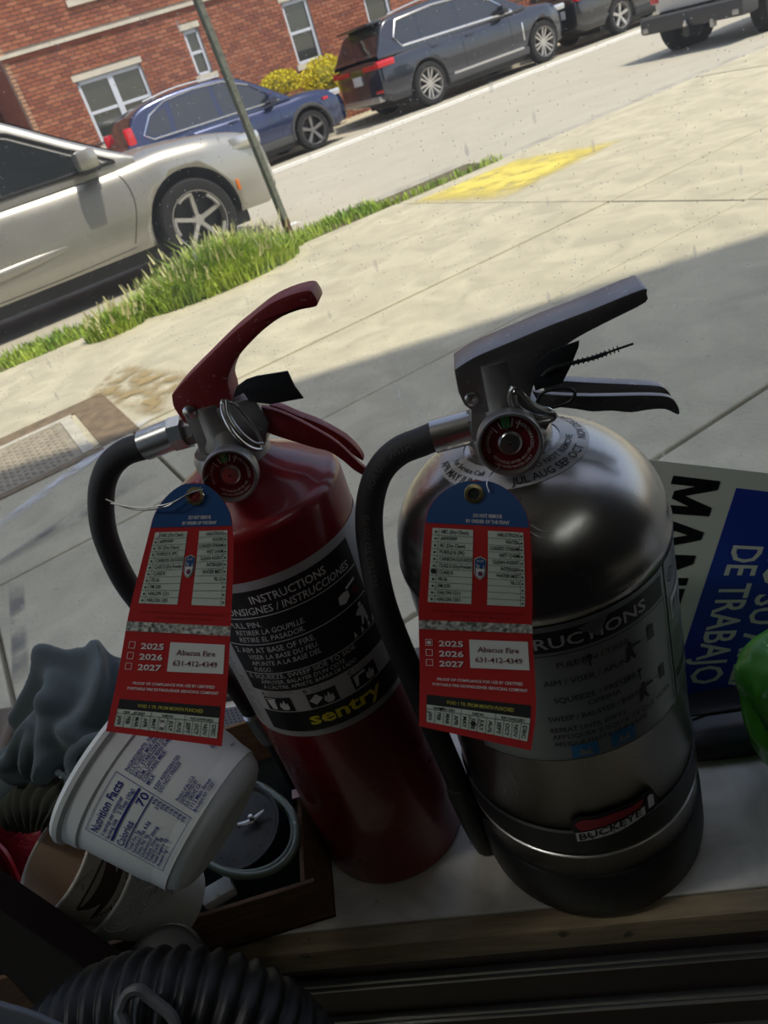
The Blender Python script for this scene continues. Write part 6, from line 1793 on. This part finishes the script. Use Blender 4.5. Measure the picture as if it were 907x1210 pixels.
def folds(s, t):
    w_ = noise.noise(Vector((s * 2 + 4, t * 2, 1))) * .10; u_ = noise.noise(Vector((s * 2, t * 2 + 7, 3))) * .10
    x, y = s + w_, t + u_; h = 0
    for (a, b, c, d_, wd, am) in FOLDS:
        dx, dy = c - a, d_ - b; q = max(0, min(1, ((x - a) * dx + (y - b) * dy) / (dx * dx + dy * dy)))
        r2 = (x - a - dx * q) ** 2 + (y - b - dy * q) ** 2
        h += am * math.exp(-r2 / (wd * wd)) * (.4 + .6 * math.sin(PI * (.15 + .7 * q)))
    return h * 1.35 + .0035 * noise.noise(Vector((s * 4, t * 4, 7))) + .0008 * noise.noise(Vector((s * 14, t * 14, 2)))
cl = thing('grey_cloth', 'crumpled grey-blue cloth spilling out of the white tub mouth', 'cloth', at_d(90, 860, .6))
cr, fcl = patch([[(35, 815, .62), (62, 783, .62), (100, 772, .62), (150, 782, .61), (205, 800, .60)],
       [(22, 850, .60), (60, 820, .585), (105, 812, .575), (150, 825, .575), (205, 835, .575)],
       [(12, 885, .585), (50, 858, .570), (95, 856, .560), (140, 868, .560), (190, 868, .565)],
       [(6, 915, .580), (40, 900, .565), (80, 905, .553), (118, 920, .550), (150, 905, .555)],
       [(25, 925, .585), (45, 908, .575), (70, 912, .562), (100, 928, .555), (118, 935, .560)]], 90, 80, folds, 'cloth_sheet', M_cloth, cl, 1)
lf, _ = patch([[(-25, 850, .63), (0, 838, .625), (22, 828, .62), (34, 835, .62)], [(-25, 872, .62), (0, 862, .61), (18, 858, .605), (36, 862, .61)], [(-25, 900, .62), (2, 890, .60), (16, 892, .595), (34, 898, .60)]], 30, 24,
      lambda s, t: .005 * math.sin(s * 9 + t * 4), 'cloth_corner', mat('cloth_brown_reflection', (.25, .22, .20), .95, bump=.15, bscale=500), cl, 2)  # same grey cloth, with a brown reflection put into its colour
lf2, _ = patch([[(10, 905, .60), (25, 903, .59), (38, 910, .585), (46, 925, .58)], [(-5, 930, .60), (12, 932, .59), (28, 935, .585), (38, 940, .58)], [(-12, 955, .60), (5, 952, .595), (20, 948, .59), (30, 945, .585)]], 24, 20,
      lambda s, t: .004 * math.sin(s * 7 + 1), 'cloth_fold', M_cloth, cl, 3)
# rolled cuff opening
cc = at_d(114, 893, .545); e1 = vdir(.93, -.30, .15); e2 = vdir(.25, .85, .1)
ring = [cc + e1 * .0185 * math.cos(a) + e2 * .0125 * math.sin(a) for a in [2 * PI * k / 36 for k in range(36)]]
build('rolled_cuff', MB().tube(ring, .0042, 10, closed=True), M_cloth, cl)
mb = MB(); nc = e1.cross(e2).normalized(); nc = nc if nc.dot(AXF) > 0 else -nc
mb.grid(lambda s, t: cc + (e1 * .0185 * math.cos(2 * PI * s) + e2 * .0125 * math.sin(2 * PI * s)) * (1 - .3 * t) + nc * .03 * t, 30, 5); build('cuff_inside', mb, M_cloth, cl)
mb = MB(); mb.add([cc + nc * .02 + e1 * .0185 * math.cos(a) + e2 * .0125 * math.sin(a) for a in [2 * PI * k / 24 for k in range(24)]], [tuple(range(24))]); build('cuff_shade_disc', mb, M_cloth2, cl)  # dark disc put in for the shade inside the cuff
# hem with its bobbled stitch
hem = smooth_path([at_d(*q) for q in [(10, 897, .572), (28, 903, .566), (45, 905, .556), (62, 910, .550), (80, 919, .543), (95, 925, .540), (110, 922, .543)]], 9)
build('hem', MB().tube(hem, [.0022 + .0006 * math.sin(i * 1.9) for i in range(len(hem))], 8), M_cloth, cl)
dk = thing('olive_glove', 'dark olive ribbed glove cuff hanging below the grey cloth', 'glove', at_d(45, 955, .59))
patch([[(30, 930, .588), (50, 912, .582), (75, 922, .572), (98, 935, .565)], [(10, 952, .585), (30, 938, .575), (60, 942, .565), (90, 955, .556)], [(10, 968, .585), (32, 960, .575), (55, 962, .566), (72, 968, .560)], [(18, 978, .590), (34, 982, .580), (46, 980, .572), (60, 972, .566)]], 60, 40,
      lambda s, t: .0018 * math.sin(s * 46 + 2 * t) + .006 * math.sin(t * 3) , 'knit_cuff', M_cloth2, dk, 5)
gt = smooth_path([at_d(78, 925, .562), at_d(84, 935, .555), at_d(92, 950, .55)], 5)
build('green_cord', MB().tube(gt, .004, 8), mat('moss_cord', (.12, .16, .05), .8), dk)
# red woven bag at the left edge
M_redbag = mat('red_woven_plastic', (.42, .015, .03), .4, bump=.8, bscale=260, var=.3, vscale=60)
rb = thing('red_bag', 'red woven plastic bag at the left edge behind the paper cups', 'bag', at_d(5, 1000, .66))
ro, _ = patch([[(-60, 930, .66), (-20, 938, .65), (15, 950, .645), (45, 965, .65)], [(-60, 975, .65), (-20, 985, .64), (12, 985, .635), (48, 990, .645)], [(-60, 1040, .65), (-15, 1045, .64), (15, 1040, .635), (50, 1035, .645)]], 40, 40,
      lambda s, t: .004 * math.sin(s * 11 + t * 5), 'woven_side', M_redbag, rb, 6)
build('bag_edge', MB().tube(smooth_path([at_d(-20, 985, .632), at_d(5, 1008, .628), at_d(22, 1042, .626)], 6), .003, 6), mat('red_binding', (.40, .01, .02), .3), rb)

# ================================================================== FRONT CORNER
M_dboard = mat('very_dark_board', (.012, .008, .007), .9, spec=.1, var=.3, vscale=10)
A_, B_, C_ = at_d(-420, 740, .53), at_d(60, 1070, .49), at_d(175, 1145, .478)
db_ = thing('dark_board', 'dark brown board standing on edge in front of the paper cups, lower left', 'board', (B_.x, B_.y, .1))
mb = MB(); dn_ = Vector((0, 0, -.45)); d1 = (C_ - A_); nn2 = Vector((-d1.y, d1.x, 0)).normalized()
if nn2.y > 0: nn2 = -nn2
t_ = nn2 * .018
Q = [A_, C_, C_ + dn_, A_ + dn_]; mb.add(Q + [q + t_ for q in Q], [(0, 1, 2, 3), (7, 6, 5, 4), (0, 4, 5, 1), (1, 5, 6, 2), (2, 6, 7, 3), (3, 7, 4, 0)])
build('panel', mb, M_dboard, db_, smooth=False, bevel=.002)
# corrugated hose arching in the foreground
M_corr = mat('black_corrugated_hose', (.007, .007, .007), .45, spec=.35)
ch = thing('corrugated_hose', 'thick black corrugated hose arching along the bottom of the picture', 'hose', at_d(210, 1200, .46))
path = smooth_path([at_d(*q) for q in [(20, 1330, .455), (62, 1262, .45), (120, 1212, .445), (190, 1192, .44), (262, 1200, .44), (322, 1234, .445), (370, 1300, .455)]], 40)
L_ = [0.0]
for a, b in zip(path[:-1], path[1:]): L_.append(L_[-1] + (b - a).length)
rad = []
for l in L_:
    ph = (l / .0088) % 1.0; rad.append(.0285 + .0042 * (math.sin(ph * 2 * PI) * .5 + .5) ** .6)
build('hose_body', MB().tube(path, rad, 32), M_corr, ch, angle=80)
bu = [at_d(*q) for q in [(141, 1197, .405), (150, 1176, .408), (164, 1170, .408), (178, 1180, .407), (205, 1205, .402), (200, 1235, .398), (160, 1235, .398)]]
o = build('strap_loop', MB().tube(smooth_path(bu + [bu[0]], 5)[:-1], .0032, 8, closed=True), mat('dark_grey_strap', (.07, .07, .07), .5), None); tag(o, 'dark grey strap loop on the black corrugated hose at the bottom edge', 'strap')
cv = at_d(195, 1160, .50)
o = build('round_lid', MB().lathe([(.001, .0), (.030, 0), (.0325, .002), (.0335, .006), (.032, .008), (.029, .006), (.001, .005)], frame(cv, (-.05, -.25, 1)), 48), M_black, None); tag(o, 'black round lid showing its rim behind the corrugated hose', 'lid')
ge = [at_d(*q) for q in [(-60, 1165, .36), (0, 1186, .36), (45, 1200, .36), (110, 1232, .36)]]
mb = MB(); w2 = vdir(-.2, 1, .3) * .02
mb.grid(lambda s, t: smooth_path(ge, 4)[min(int(s * 12), 12)] + w2 * t * 2, 12, 4)
o = build('grey_edge', mb, mat('slate_grey_plastic', (.10, .115, .14), .6), None, solid=.003); tag(o, 'slate grey plastic rim in the lower left corner', 'rim')
# lamp behind the viewer, and an added fill lamp above the box
M_lamp = mat('lamp_diffuser', (.9, .95, .92), .5, emit=1.5)
for lx, ly, ll, ra, lb in ((1.25, -.95, 1.1, 55, 'long ceiling lamp behind the viewer on the right'), (-1.15, .05, .6, 0, 'short added fill lamp by the window above the box on the left')):
    lp = thing('ceiling_or_fill_lamp', lb, 'lamp', (lx, ly, 2.56)); rz_ = Matrix.Rotation(math.radians(ra), 3, 'Z')
    build('housing', MB().box((lx, ly, 2.60), (ll + .1, .22, .05), rz_, bev=.01), M_ceil, lp)
    build('diffuser', MB().box((lx, ly, 2.56), (ll, .14, .03), rz_, bev=.008), M_lamp, lp)
